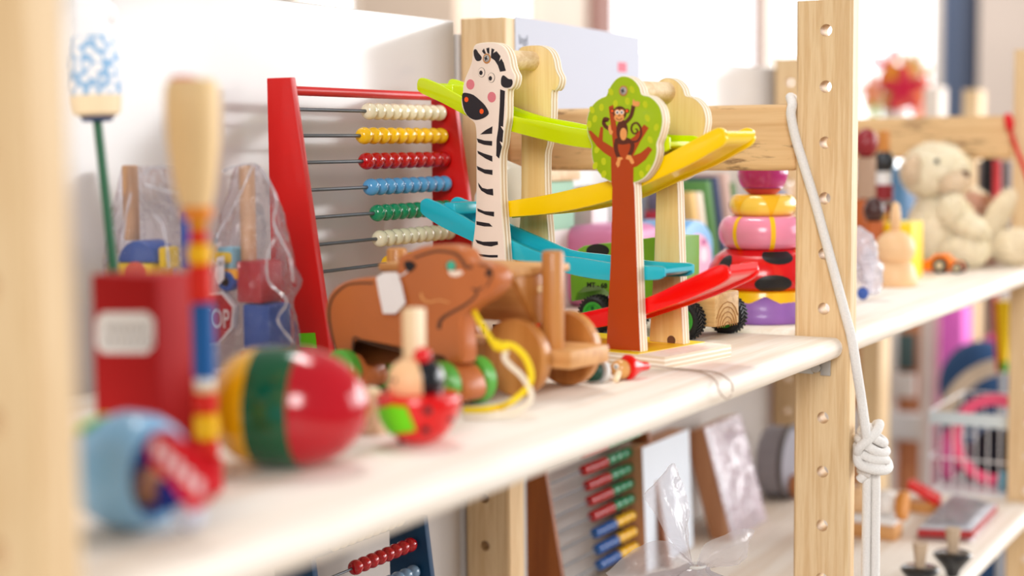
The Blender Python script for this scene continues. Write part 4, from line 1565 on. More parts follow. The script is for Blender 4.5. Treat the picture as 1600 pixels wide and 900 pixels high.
lone(jr, 'cream_jar', 'cream rounded jar half hidden behind the zebra', 'jar', f, None, 60)
# leaning picture books along the panel: (x px centre at top, width m, height px, colour, tilt)
bk = [(925, 300, (246, 242, 238)), (958, 290, (236, 240, 236)), (1000, 285, (60, 66, 80)), (1052, 330, (214, 66, 82)), (1064, 292, (122, 118, 140)), (1086, 300, (238, 196, 120)), (1098, 300, (246, 228, 208)), (1112, 282, (92, 142, 78)), (1124, 276, (54, 66, 104)), (1140, 270, (226, 190, 176)), (1150, 285, (86, 130, 66)), (1222, 300, (60, 130, 196)), (1234, 288, (226, 196, 170))]
names = ['white', 'off white', 'black', 'red', 'mauve grey', 'ochre', 'cream', 'green', 'navy blue', 'dusty pink', 'moss green', 'bright blue', 'beige']
for (px, py, c), nm in zip(bk, names):
    p = onY(px, py, 0.268)
    f = Fr((p.x, 0.268, 0.0), 0)
    h = p.z
    w_ = 0.011 if px != 925 and px != 958 else 0.030
    ti = 0.32 if 1050 < px < 1160 else 0.0
    L4 = [Vector((h * -ti * -0.0 + ti * h * 0.55, 0, 0)), Vector((ti * h * 0.55 + w_, 0, 0)), Vector((w_ - ti * h * 0.45, 0, h)), Vector((-ti * h * 0.45, 0, h))]
    b = B().prism(L4, (0, 0.030, 0), mat('book_' + nm, c, 0.6), 0.0006)
    lone(b, 'picture_book', nm + ' book spine leaning by the back panel, between monkey tree and ring stacker' if px > 1000 else nm + ' book standing at the back panel behind the tree trunk', 'book', f, 'blurred picture books by the back panel')
# ------------------------------------------------------------------ blurred things at the near end of the shelf
BOXRED = mat('box_red', (176, 0, 4), 0.7)
c = at(246, 560, 0.610)
f = Fr((c.x, c.y, 0.0), 0)
rb = thing('red_box', 'plain red cardboard box with a white eight-sided label, at the near end of the shelf', 'box', f)
yl = f.x(146, 560, 0).y
xr = f.y(306, 560, 0).x
zt_ = f.x(200, 431, 0).z
B().box2((0, 0, 0), (xr, yl, zt_), BOXRED, 0.0008).obj('carton', rb)
oc = f.xs([(150, 500), (160, 488), (229, 488), (240, 500), (240, 540), (229, 552), (160, 552), (150, 540)], -0.0004)
B().prism(oc, (0.0004, 0, 0), mat('label_white', (246, 244, 242), 0.6)).obj('label', rb, 0)
b = B()
for row, (y0, n) in enumerate(((508, 7), (528, 8))):
    for k in range(n):
        x = 162 + 10.0 * k + (4 if row == 0 else 0)
        q = f.xs([(x, y0), (x + 5.5, y0), (x + 5.5, y0 + 12), (x, y0 + 12)], -0.0006)
        b.prism(q, (0.0002, 0, 0), mat('label_grey', (176, 172, 170), 0.7))
b.obj('label_print', rb, 0)

# tall stick toy made of stacked coloured pieces
f = Fr(onZ(327, 768), 0)
tw = thing('stacked_stick_toy', 'tall thin toy of stacked coloured wooden pieces with a pale handle, beside the red box', 'toy', f)
dpt = (f.o - CAM).dot(CF)
kt = dpt / FPX
PALEH = mat('handle_pale', (238, 204, 150), 0.5)
ORG = mat('stick_orange', (240, 146, 40), 0.4)
YLW = mat('stick_yellow', (248, 188, 12), 0.4)
RDD = mat('stick_red', (222, 34, 16), 0.4)
BLU = mat('stick_blue', (20, 92, 160), 0.4)
CRM = mat('stick_crimson', (204, 10, 22), 0.4)
segs = [(768, 714, 22, CRM, 'base'), (714, 686, 18, RDD, 'ring'), (686, 646, 20, YLW, 'ring'), (646, 613, 19, RDD, 'ring'), (613, 603, 17, PALEH, 'ring'), (603, 590, 17, WHITE, 'ring'), (590, 472, 18, BLU, 'peg'),
        (472, 412, 19, RDD, 'peg'), (412, 380, 20, YLW, 'ring'), (380, 360, 15, RDD, 'ring'), (360, 342, 15, mat('stick_ochre', (224, 150, 10), 0.4), 'ring'), (342, 322, 24, ORG, 'collar')]
zz = lambda py: max(0.0, f.y(325, py, 0).z)
sx = lambda z: -0.0016 * z / 0.14
for y0, y1, hw, m, nm in segs:
    r = hw * kt
    z0, z1 = zz(y0), zz(y1)
    e = min(0.0012, (z1 - z0) * 0.3)
    B().lathe([(0.0001, z0), (r - e, z0), (r, z0 + e), (r, z1 - e), (r - e, z1), (0.0001, z1)], (0, -0.008 * 0 + 0.012 * (z0 / 0.15) * 0.25, 0), m, n=28).obj(nm, tw)
z0, z1 = zz(322), zz(124)
H = z1 - z0
B().lathe([(0.0001, z0), (25 * kt, z0), (32 * kt, z0 + H * 0.15), (41 * kt, z0 + H * 0.5), (43 * kt, z0 + H * 0.8), (41 * kt, z0 + H * 0.94), (34 * kt, z1), (0.0001, z1)], (0, 0.0032, 0), PALEH, n=32).obj('handle', tw, 50)
B().lathe([(20 * kt, z1 - 0.0005), (20 * kt, z1 + 0.0012), (0.0001, z1 + 0.0018)], (0, 0.0075, 0), mat('cap_pink', (214, 96, 126), 0.5), n=20).obj('end_cap', tw)

# light blue cup toy lying on its side with a ball and a red fabric label
f = Fr(onZ(205, 826), 0)
cu = thing('cup_toy', 'light blue cup toy lying on its side with a red fabric label, nearest the viewer', 'toy', f)
d0 = (f.o - CAM).dot(CF)
kc_ = d0 / FPX
rc = 97 * kc_ * 0.95
SKY = mat('sky_blue_gloss', (142, 196, 236), 0.25, coat=0.5)
DEEP = mat('deep_blue', (8, 84, 190), 0.4)
axis = Vector((0.02, -1.0, 0.0)).normalized()
cc = f.x(202, 728, 0.0)
cc.z = rc + 0.0002
prof = [(0.0001, -rc * 0.95), (rc * 0.55, -rc * 0.86), (rc * 0.85, -rc * 0.6), (rc, -rc * 0.1), (rc * 0.97, rc * 0.35), (rc * 0.86, rc * 0.62), (rc * 0.76, rc * 0.68), (rc * 0.70, rc * 0.60)]
B().lathe(prof, cc, SKY, axis, 48, None, False).obj('cup', cu, 60)
B().lathe([(rc * 0.70, rc * 0.60), (rc * 0.66, rc * 0.2), (rc * 0.5, -rc * 0.2), (0.0001, -rc * 0.3)], cc, DEEP, axis, 40, None, False).obj('cup_inside', cu, 60)
bc = cc + axis * rc * 0.42 + Vector((0.0, 0.0012, -rc * 0.24))
B().ell(bc, (rc * 0.34,) * 3, mat('ball_brown', (184, 130, 92), 0.4)).obj('wooden_ball', cu)
B().ell(cc + axis * rc * 0.75 + Vector((0.002, -rc * 0.42, -rc * 0.70)), (rc * 0.27,) * 3, mat('ball_grey', (196, 200, 214), 0.4)).obj('white_ball', cu)
B().ell(cc + axis * rc * 0.55 + Vector((0.002, -rc * 0.32, -rc * 0.32)), (rc * 0.30,) * 3, mat('navy_gloss', (6, 30, 130), 0.35)).obj('blue_ball', cu)
RIB = mat('ribbon_red', (204, 2, 24), 0.6)
dr = d0 - 0.026
r3 = [f.l(at(px, py, dr + dd)) for px, py, dd in ((228, 700, 0.004), (240, 676, 0.002), (262, 672, 0), (296, 692, 0), (330, 716, 0.003), (346, 742, 0.010), (342, 768, 0.012), (318, 792, 0.006), (298, 800, 0.003), (280, 775, 0), (260, 746, 0), (238, 732, 0.003))]
vw = f.I3 @ ray(285, 735)
B().prism(r3, vw * 0.0008, RIB).obj('fabric_label', cu, 0)
b = B()
for k in range(5):
    px, py = 246 + 16 * k, 696 + 15 * k
    q = [f.l(at(px + a, py + e, dr - 0.0004)) for a, e in ((-5, -9), (7, -4), (4, 18), (-8, 12))]
    b.prism(q, vw * 0.0002, mat('thread_white', (240, 214, 220), 0.7))
b.obj('label_print', cu, 0)
B().ell(cc + Vector((-rc * 0.25, rc * 0.52, rc * 0.78)), (rc * 0.36, rc * 0.30, rc * 0.07), mat('sticker_lime', (150, 226, 40), 0.6), Matrix.Rotation(R(-32), 4, 'X')).obj('price_sticker', cu)['label'] = 'lime green price sticker'

# cloth cone puppet on a green stick
pb_, pt_ = at(178, 425, 0.77), at(152, 186, 0.77)
ax_ = (pt_ - pb_).normalized()
base = pb_ - ax_ * (pb_.z / ax_.z)
f = Fr(base, 0)
co = thing('cone_puppet', 'white and blue floral cone puppet on a thin dark green stick', 'puppet', f)
kk = 0.77 / FPX
Lst = (pt_ - base).length
B().cyl(ax_ * 0.001, ax_ * (Lst + 0.002), 7.2 * kk, mat('stick_green', (20, 88, 54), 0.4), 16).obj('stick', co)
CL = bpy.data.materials.new('floral_cloth')
CL.use_nodes = True
nt = CL.node_tree
bs = nt.nodes['Principled BSDF']
bs.inputs['Roughness'].default_value = 0.85
tc = nt.nodes.new('ShaderNodeTexCoord')
vo = nt.nodes.new('ShaderNodeTexVoronoi')
vo.inputs['Scale'].default_value = 260
nt.links.new(tc.outputs['Object'], vo.inputs['Vector'])
rp = nt.nodes.new('ShaderNodeValToRGB')
rp.color_ramp.elements[0].position = 0.40
rp.color_ramp.elements[0].color = rgb(248, 246, 246)
rp.color_ramp.elements[1].position = 0.62
rp.color_ramp.elements[1].color = rgb(140, 184, 222)
nt.links.new(vo.outputs['Distance'], rp.inputs['Fac'])
nt.links.new(rp.outputs['Color'], bs.inputs['Base Color'])
WCL = mat('white_cloth', (246, 247, 250), 0.9)
o_ = ax_ * Lst
up = Vector((0, 0, 1)).rotation_difference(Vector((ax_.x * 0.3, ax_.y * 0.3, 1)).normalized()).to_matrix().to_4x4()
B().lathe([(0.0001, -0.001), (23 * kk, -0.001), (26 * kk, 5 * kk), (0.0001, 6 * kk)], o_, mat('cone_base', (62, 74, 108), 0.6), n=28, rot=up).obj('base_disc', co)
B().lathe([(26 * kk, 4 * kk), (36 * kk, 8 * kk), (38 * kk, 20 * kk), (39 * kk, 36 * kk), (36 * kk, 37 * kk)], o_, mat('rim_beige', (244, 222, 184), 0.7), n=36, rot=up).obj('rim', co)
pr = [(39 * kk, 36 * kk), (41 * kk, 55 * kk), (40 * kk, 80 * kk), (36 * kk, 108 * kk), (31 * kk, 128 * kk)]
B().lathe(pr, o_, CL, n=40, rot=up).obj('skirt', co)
B().lathe([(31 * kk, 128 * kk), (28 * kk, 150 * kk), (28 * kk, 175 * kk), (24 * kk, 205 * kk), (14 * kk, 225 * kk), (0.0001, 232 * kk)], o_, WCL, n=36, rot=up).obj('hood', co)
hd = up.to_3x3() @ Vector((0.004, -27 * kk, 162 * kk)) + o_
B().ell(hd, (10 * kk, 9 * kk, 15 * kk), WCL).obj('hand', co)
B().ell(hd + Vector((-0.002, 0.004, 0.004)), (4 * kk, 4 * kk, 5 * kk), mat('skin_dot', (236, 186, 128), 0.7)).obj('face', co)

# ------------------------------------------------------------------ bagged block toys
FILM = film('clear_bag', milky=0.035, gloss=0.22, rough=0.07, bump=0.9)
CREASE_GLINT = film('crease_glint_white', milky=0.40, gloss=0.5, rough=0.1)  # milky white tubes along the folds, painted-in glints of the plastic


def bag(path_prof, o, seed, n=36, crush=0.16, nm='bag', parent=None):
    """gathered crinkled bag: list of (rx, ry, z, cx, cy)"""
    rnd = random.Random(seed)
    vs, fs = [], []
    P = cr([Vector((a, b_, z)) for a, b_, z, _, _ in path_prof], 4, False)
    Cc = cr([Vector((x, y, 0)) for _, _, _, x, y in path_prof], 4, False)
    for i, (p, q) in enumerate(zip(P, Cc)):
        for k in range(n):
            a = 2 * math.pi * k / n
            w = 1 + crush * (noise.noise(Vector((3.2 * math.cos(a) + seed, 3.2 * math.sin(a), p.z * 45))) + 0.5 * noise.noise(Vector((8 * math.cos(a), 8 * math.sin(a) + seed, p.z * 120))))
            vs.append((q.x + p.x * w * math.cos(a), q.y + p.y * w * math.sin(a), max(0.0008, p.z + 0.0015 * noise.noise(Vector((a * 3, p.z * 90, seed))))))
    for i in range(len(P) - 1):
        for k in range(n):
            j = (k + 1) % n
            fs.append((i * n + k, i * n + j, (i + 1) * n + j, (i + 1) * n + k))
    return B().raw(vs, fs, FILM).obj(nm, parent, 25)


BLUEP = mat('block_blue', (40, 82, 158), 0.4)
REDP = mat('block_red', (178, 40, 48), 0.4)
YELP = mat('block_yellow', (238, 200, 30), 0.4)
DOW = wood('dowel_brown', (184, 138, 98), (206, 164, 124), 'Z', 60)
# right bag
d = 0.88
kk = d / FPX
o = at(392, 552, d)
f = Fr((o.x, o.y, 0), 0)
bg = thing('bagged_block_toy', 'clear plastic bag with red and blue blocks and dowel, left of the abacus', 'bagged toy', f)
zq = lambda py: f.y(390, py, 0).z
def bx(px0, py0, px1, py1, m, nm, xo=0.0, dep=0.02, bev=0.0015):
    a, b_ = f.x(px0, py0, xo), f.x(px1, py1, xo)
    z0_, z1_ = sorted((a.z, b_.z))
    y0_, y1_ = sorted((a.y, b_.y))
    return B().box2((xo, y0_, z0_), (xo + dep, y1_, z1_), m, bev).obj(nm, bg)
bx(368, 408, 408, 475, REDP, 'red_block')
bx(378, 475, 422, 548, BLUEP, 'blue_block')
bx(372, 548, 428, 606, REDP, 'red_block')
yd = f.x(387, 330, 0.01).y
B().cyl((0.01, yd, zq(410)), (0.01, yd, zq(259)), 12.5 * kk, DOW, 20, 0.001).obj('dowel', bg)
# road sign block and small cart block with a paper tag
ns = [f.x(*p, -0.003) for p in oval(330, 499, 36, 46, 8, R(22.5))]
B().prism(ns, (0.005, 0, 0), mat('sign_white', (236, 232, 226), 0.5), 0.0004).obj('road_sign', bg, 30)
ns = [f.x(*p, -0.0034) for p in oval(330, 499, 32, 42, 8, R(22.5))]
B().prism(ns, (0.0004, 0, 0), mat('sign_red', (190, 36, 40), 0.5)).obj('road_sign_face', bg, 0)
e = f.x(334, 499, -0.0038)
lettering('STOP', 0.0100, mat('sign_letter', (240, 236, 230), 0.5), 'lettering', bg, Matrix.Translation(e) @ FACE_NX @ Matrix.Diagonal((0.9, 1.5, 1, 1)), 0.0001)
bx(338, 386, 364, 452, mat('block_sky', (140, 196, 214), 0.4), 'sky_block', 0.002, 0.012)
bx(334, 394, 358, 412, YELP, 'yellow_block', 0.000, 0.012)
bx(336, 420, 369, 438, mat('block_orange', (240, 168, 40), 0.4), 'orange_block', -0.002, 0.012)
wp_ = f.x(352, 440, -0.003)
B().lathe([(0.0001, 0), (0.0050, 0), (0.0056, 0.001), (0.0056, 0.005), (0.0001, 0.005)], wp_, BLUEP, (1, 0, 0), 24).obj('wheel', bg)
B().lathe([(0.0001, 0), (0.0026, 0)], wp_ + Vector((-0.0002, 0, 0)), REDP, (1, 0, 0), 16).obj('wheel_hub', bg)
tq = [f.x(*p, -0.006) for p in ((339, 402), (350, 400), (350, 436), (341, 446), (336, 430))]
B().prism(tq, (0.0003, 0, 0), TAGPAPER).obj('price_tag', bg, 0)
e = f.x(344, 412, -0.0064)
lettering('23', 0.0030, BLACK, 'tag_number', bg, Matrix.Translation(e) @ FACE_NX, 0.00005)
x1, x2 = f.x(330, 500, 0.01).y, f.x(470, 500, 0.01).y
def cyw(px, py):
    return f.x(px, py, 0.01).y
prof = []
for py, l_, r_ in ((612, 338, 460), (585, 334, 462), (550, 336, 461), (510, 344, 463), (475, 346, 450), (440, 340, 458), (400, 342, 448), (350, 352, 436), (300, 362, 424), (270, 370, 408), (256, 377, 398)):
    a, b_ = cyw(l_, py), cyw(r_, py)
    prof.append((0.018 if py > 300 else (0.010 if py > 260 else 0.004), abs(a - b_) / 2, max(0.001, zq(py)), 0.010, (a + b_) / 2))
bag(prof, f, 3, parent=bg)
for pts in (((395, 258), (372, 310), (352, 345), (338, 372)), ((408, 262), (432, 310), (428, 350), (452, 400), (458, 440)), ((384, 256), (360, 262), (348, 268)), ((430, 372), (418, 400), (420, 440), (448, 470), (434, 500), (458, 535))):
    q = [f.x(*p, -0.0085 - 0.002 * (i % 2)) for i, p in enumerate(pts)]
    B().tube(cr(q, 5, False), [0.0004 + 0.0004 * abs(math.sin(i)) for i in range((len(pts) - 1) * 5 + 1)], CREASE_GLINT, 6).obj('bag_crease_glint', bg)

# left bag
d = 0.87
kk = d / FPX
o = at(215, 552, d)
f = Fr((o.x, min(o.y, 0.262), 0), 0)
bg = thing('bagged_block_toy', 'clear plastic bag with blue half-round and yellow blocks, behind the red box', 'bagged toy', f)
zq = lambda py: f.y(215, py, 0).z
hb = [f.x(*p, 0) for p in [(184, 410)] + [(213 - 29 * math.cos(R(a)), 410 - 34 * math.sin(R(a))) for a in range(15, 180, 15)] + [(242, 410)]]
B().prism(hb, (0.018, 0, 0), BLUEP, 0.001).obj('half_round_block', bg, 30)
bx(182, 410, 238, 470, YELP, 'yellow_block', 0, 0.018)
cq = [f.x(*p, -0.0004) for p in oval(211, 424, 16, 15)]
B().prism(cq, (0.0005, 0, 0), mat('dot_red', (214, 84, 50), 0.5)).obj('red_dot', bg, 0)
bx(246, 386, 258, 420, YELP, 'yellow_block', 0.002, 0.012)
bx(280, 330, 296, 420, BLUEP, 'blue_block', 0.002, 0.012)
bx(200, 470, 236, 610, REDP, 'red_block', 0, 0.018)
yd = f.x(205, 330, 0.009).y
B().cyl((0.009, yd, zq(380)), (0.009, yd, zq(259)), 12.5 * kk, DOW, 20, 0.001).obj('dowel', bg)
prof = []
for py, l_, r_ in ((612, 178, 300), (560, 176, 302), (500, 178, 302), (450, 176, 300), (400, 178, 298), (350, 182, 300), (300, 186, 298), (272, 192, 294), (260, 198, 288)):
    a, b_ = cyw(l_, py), cyw(r_, py)
    prof.append((0.016 if py > 300 else 0.006, abs(a - b_) / 2, max(0.001, zq(py)), 0.009, (a + b_) / 2))
bag(prof, f, 9, parent=bg)
for pts in (((222, 272), (240, 262), (275, 262), (288, 270)), ((225, 288), (250, 296), (290, 304)), ((240, 335), (255, 352), (262, 395), (264, 418)), ((205, 300), (196, 340), (192, 380))):
    q = [f.x(*p, -0.0085) for p in pts]
    B().tube(cr(q, 5, False), [0.0004 + 0.0005 * abs(math.sin(i * 0.7)) for i in range((len(pts) - 1) * 5 + 1)], CREASE_GLINT, 6).obj('bag_crease_glint', bg)
# ------------------------------------------------------------------ second bay, shelf right of the post
PALEF = mat('pale_turned_wood', (234, 192, 144), 0.45, var=0.05)
q = onZ(1398, 447)
f = Fr((q.x, q.y, 0), 0)
kb = (q - CAM).dot(CF) / FPX
bu = thing('wooden_bunny', 'pale turned wooden bunny with one tall ear, right of the rope on the shelf', 'figurine', f)
B().lathe([(0.0001, 0), (32 * kb, 0), (34 * kb, 3 * kb), (34 * kb, 16 * kb), (29 * kb, 32 * kb), (20 * kb, 42 * kb), (0.0001, 46 * kb)], (0, 0, 0), PALEF, n=36).obj('body', bu, 60)
hz = f.y(1400, 388, 0).z
B().ell((0, 0, hz), (31 * kb, 31 * kb, 29 * kb), PALEF).obj('head', bu)
B().lathe([(0.0001, hz + 24 * kb), (7 * kb, hz + 28 * kb), (8.5 * kb, hz + 50 * kb), (6 * kb, hz + 68 * kb), (0.0001, hz + 74 * kb)], (0, 0, 0), PALEF, n=20).obj('ear', bu, 60)
B().ell((-0.004, 30 * kb, 30 * kb), (9 * kb,) * 3, WHITE).obj('tail', bu)
q = onZ(1410, 436)
f = Fr((q.x, q.y, 0), 0)
yb = thing('yellow_box', 'bright yellow carton standing behind the wooden bunny', 'box', f)
a, b_ = f.x(1377, 400, 0.0), f.x(1424, 400, 0.0)
xr = f.y(1442, 400, b_.y).x
zt_ = f.x(1400, 350, 0).z
B().box2((0, b_.y, 0), (xr, a.y, zt_), mat('carton_yellow', (252, 206, 10), 0.5), 0.0008).obj('carton', yb)
B().box2((0.0005, b_.y + 0.0005, zt_), (xr - 0.0005, a.y - 0.0005, zt_ + 0.0015), mat('carton_lid', (252, 226, 110), 0.5)).obj('lid', yb)
# orange toy car
q = onZ(1470, 427)
f = Fr((q.x, q.y, 0), 0)
kb = (q - CAM).dot(CF) / FPX
ca = thing('toy_car', 'small orange toy car with black wheels, in front of the teddy bear', 'toy car', f)
body = [(1441, 424), (1441, 408), (1452, 405), (1460, 398), (1476, 397), (1486, 407), (1500, 412), (1502, 423)]
B().prism(f.xs(body, 0), (0.018, 0, 0), mat('car_orange', (250, 126, 16), 0.35, coat=0.4), 0.001).obj('body', ca, 30)
for px in (1468, 1495):
    w = f.x(px, 414, -0.002)
    rw = 12.5 * kb if px == 1468 else 9 * kb
    for xo in (-0.003, 0.016):
        B().lathe([(0.0001, 0), (rw * 0.92, 0), (rw, 0.0008), (rw, 0.0042), (rw * 0.92, 0.005), (0.0001, 0.005)], (xo, w.y, rw), TYRE, (1, 0, 0), 28).obj('wheel', ca)
        B().lathe([(0.0001, -0.0006), (rw * 0.5, -0.0004), (rw * 0.5, 0)], (xo, w.y, rw), mat('hub_sand', (206, 190, 160), 0.4), (1, 0, 0), 20).obj('hub', ca)


# ---- teddy bear
def fur(name, col):
    return mat(name, col, 0.95, var=0.18, scale=260, bump=0.8)


FUR = fur('cream_fur', (255, 234, 208))
FURD = fur('beige_fur', (240, 218, 190))
q = onZ(1490, 420)
f = Fr((q.x, q.y, 0), 0)
kb = (q - CAM).dot(CF) / FPX
te = thing('teddy_bear', 'cream fluffy teddy bear sitting and looking to the right', 'soft toy', f)
def tp_(px, py, xo=0.0):
    return f.x(px, py, xo)
def blob(px, py, wx, hz_, m, nm, xo=0.0, dx=None, rot=None, fz=0.0020):
    dx = dx or wx
    b = B().ell(tp_(px, py, xo), (dx * kb, wx * kb * 1.1, hz_ * kb), m, rot, 40, 26, fz, 330)
    b.blades(tp_(px, py, xo), (dx * kb, wx * kb * 1.1, hz_ * kb), m, rot, int(1.1 * (wx + hz_ + dx) ** 2 * 0.16) + 500, 0.0052, int(px))
    b.obj(nm, te, 180)
blob(1472, 356, 47, 56, FUR, 'torso', 0.012, 38)
blob(1462, 268, 48, 42, FUR, 'head', 0.010, 42)
blob(1488, 284, 24, 21, FURD, 'muzzle', 0.0, 26)
blob(1428, 264, 13, 20, FURD, 'ear', -0.012, 9)
blob(1452, 238, 14, 12, FUR, 'ear', 0.03, 9)
blob(1512, 352, 31, 17, FUR, 'arm', -0.010, 18, Matrix.Rotation(R(24), 4, 'X'))
blob(1488, 330, 18, 26, FUR, 'arm', -0.012, 16)
blob(1506, 390, 34, 26, FUR, 'leg', -0.006, 26)
blob(1450, 398, 30, 22, FUR, 'leg', 0.030, 26)
B().ell(tp_(1464, 252, -0.024), (0.0026,) * 3, BLACK).obj('eye', te)
B().ell(tp_(1508, 272, -0.004), (0.0040, 0.0052, 0.0040), mat('nose_brown', (120, 92, 74), 0.6)).obj('nose', te)

# ---- second plush leaning by the post
q = onZ(1560, 413)
f = Fr((q.x - 0.02, q.y, 0), 0)
kb = (q - CAM).dot(CF) / FPX
te = thing('plush_dog', 'beige fluffy plush with brown patches, slumped between teddy bear and post', 'soft toy', f)
PATCH = fur('brown_patch', (176, 116, 78))
PEACH = fur('peach_patch', (214, 166, 142))
FUR2 = fur('pale_fur', (250, 228, 200))
blob(1534, 350, 22, 44, PATCH, 'torso', 0.030, 30)
blob(1512, 322, 22, 20, PEACH, 'muzzle', 0.012, 18)
blob(1518, 312, 30, 18, FUR2, 'head', 0.034, 22, Matrix.Rotation(R(30), 4, 'X'))
blob(1553, 348, 15, 56, FUR2, 'arm', 0.004, 15, Matrix.Rotation(R(28), 4, 'X'))
blob(1586, 386, 32, 26, FUR2, 'foot', -0.008, 24)
blob(1532, 400, 24, 11, PEACH, 'foot', 0.004, 18)

# wooden turned figures at the back left
def turned(px, zpts, label, yv, nm='turned_figure', extra=None):
    p = onY(px, 330, yv)
    f = Fr((p.x, yv, 0), 0)
    k_ = (Vector((p.x, yv, 0.03)) - CAM).dot(CF) / FPX
    t = thing(nm, label, 'figurine', f, 'dark turned wooden figures beside the post')
    z_ = lambda py: max(0.0, f.y(px, py, 0).z)
    for (y0, y1, prof, m, pn) in zpts:
        a, b_ = z_(y0), z_(y1)
        B().lathe([(max(0.0001, r * k_), a + (b_ - a) * u) for u, r in prof], (0, 0, 0), m, n=24).obj(pn, t, 60)
    return t, f, k_
BR1 = mat('figure_rust', (186, 98, 50), 0.4)
BR2 = mat('figure_dark', (66, 34, 30), 0.35, coat=0.3)
BR3 = mat('figure_taupe', (178, 146, 122), 0.5)
WINE = mat('figure_wine', (142, 30, 38), 0.4, coat=0.3)
OCH = mat('figure_ochre', (206, 134, 60), 0.4)
cyl_ = [(0, 0), (0.01, 1), (0.5, 1), (0.99, 1), (1, 0)]
def C_(r):
    return [(u, w * r) for u, w in cyl_]
def S_(r):
    return [(0.5 - 0.5 * math.cos(math.pi * i / 12), r * math.sin(math.pi * i / 12)) for i in range(13)]
turned(1352, [(430, 310, C_(17), BR1, 'base'), (310, 246, C_(16), BR3, 'body'), (248, 200, S_(19), WINE, 'head')], 'turned wooden figure with a wine red ball head, hard against the post', 0.155)
turned(1380, [(420, 330, C_(13), mat('figure_gold', (226, 160, 60), 0.4), 'base'), (330, 288, C_(15), WINE, 'body'), (290, 268, C_(12), WHITE, 'collar'), (272, 234, S_(17), mat('figure_black', (36, 40, 46), 0.3, coat=0.3), 'head'), (240, 204, C_(9), OCH, 'hat')], 'turned wooden figure with a black ball head and ochre hat', 0.150)
t, f, k_ = turned(1366, [(440, 345, C_(15), BR1, 'base'), (350, 308, S_(17), BR2, 'head')], 'short turned figure with a dark brown head and a curved black handle', 0.118)
hp = [f.y(1372, 330, 0), f.y(1384, 316, 0), f.y(1393, 325, 0), f.y(1391, 360, 0), f.y(1388, 402, 0)]
B().tube(cr(hp, 5, False), 0.0030, BR2, 10).obj('handle', t)
# bagged white thing next to the post
q = onZ(1354, 470)
f = Fr((q.x, q.y, 0), 0)
kb = (q - CAM).dot(CF) / FPX
wb = thing('white_bagged_toy', 'white object in crumpled clear plastic, right behind the post', 'bagged toy', f)
FILMW = film('white_bag', milky=0.35, gloss=0.3)
b = B()
b.ell((0, 0, 62 * kb), (16 * kb, 20 * kb, 54 * kb), FILMW, Matrix.Rotation(R(-14), 4, 'X'), 26, 18, 0.006, 120)
b.obj('bag', wb, 25)
B().ell((0.0, 0, 48 * kb), (9 * kb, 11 * kb, 40 * kb), mat('white_plush', (238, 236, 240), 0.9)).obj('filling', wb)
B().ell((-0.004, 0.002, 12 * kb), (8 * kb, 9 * kb, 10 * kb), mat('blue_bit', (60, 96, 176), 0.5)).obj('blue_ball', wb)
# red cord looped on the far post
RC = mat('red_cord', (220, 26, 36), 0.6)
pts = [onX(1574, 178, 0.686), onX(1577, 190, 0.6845), onX(1579, 205, 0.6845), onX(1588, 232, 0.6845), onX(1600, 262, 0.6845), onX(1616, 310, 0.6845)]
f = Fr(pts[-1])
rc_ = thing('red_lanyard', 'red lanyard hanging on the pine post at the right edge', 'lanyard', f)
B().tube(cr([f.l(p) for p in pts], 5, False), 0.0022, RC, 8).obj('strap', rc_)
kn = [f.l(onX(x, y, 0.683)) for x, y in ((1573, 178), (1577, 190), (1578, 203))]
B().tube(cr(kn, 4, False), [0.0030, 0.0035, 0.0042, 0.0046, 0.0050, 0.0048, 0.0046, 0.0040, 0.0030], RC, 10).obj('knot', rc_)

# ------------------------------------------------------------------ lower shelf of the second bay
ZL = -0.252
q = onZ(1444, 797, ZL)
f = Fr(q, 0)
kb = (q - CAM).dot(CF) / FPX
cl = thing('castanet', 'red clapper toy propped open on a small round wooden base, on the lower shelf', 'toy', f)
B().lathe([(0.0001, 0), (24 * kb, 0), (26 * kb, 3 * kb), (26 * kb, 12 * kb), (22 * kb, 16 * kb), (0.0001, 17 * kb)], (0, 0, 0), mat('base_honey', (206, 146, 84), 0.45), n=32).obj('base', cl)
a, b_ = f.x(1422, 750, 0), f.x(1468, 776, 0)
dv = b_ - a
B().prism([a + Vector((-0.012, 0, 0)), b_ + Vector((-0.012, 0, 0)), b_ + Vector((-0.012, 0, -0.009)), a + Vector((-0.012, 0, -0.007))], (0.024, 0, 0), LRED, 0.002, 3).obj('clapper', cl)
B().cyl(b_ + Vector((0, 0.002, -0.02)), b_ + Vector((0, 0.002, -0.004)), 0.004, LRED, 14).obj('hinge', cl)

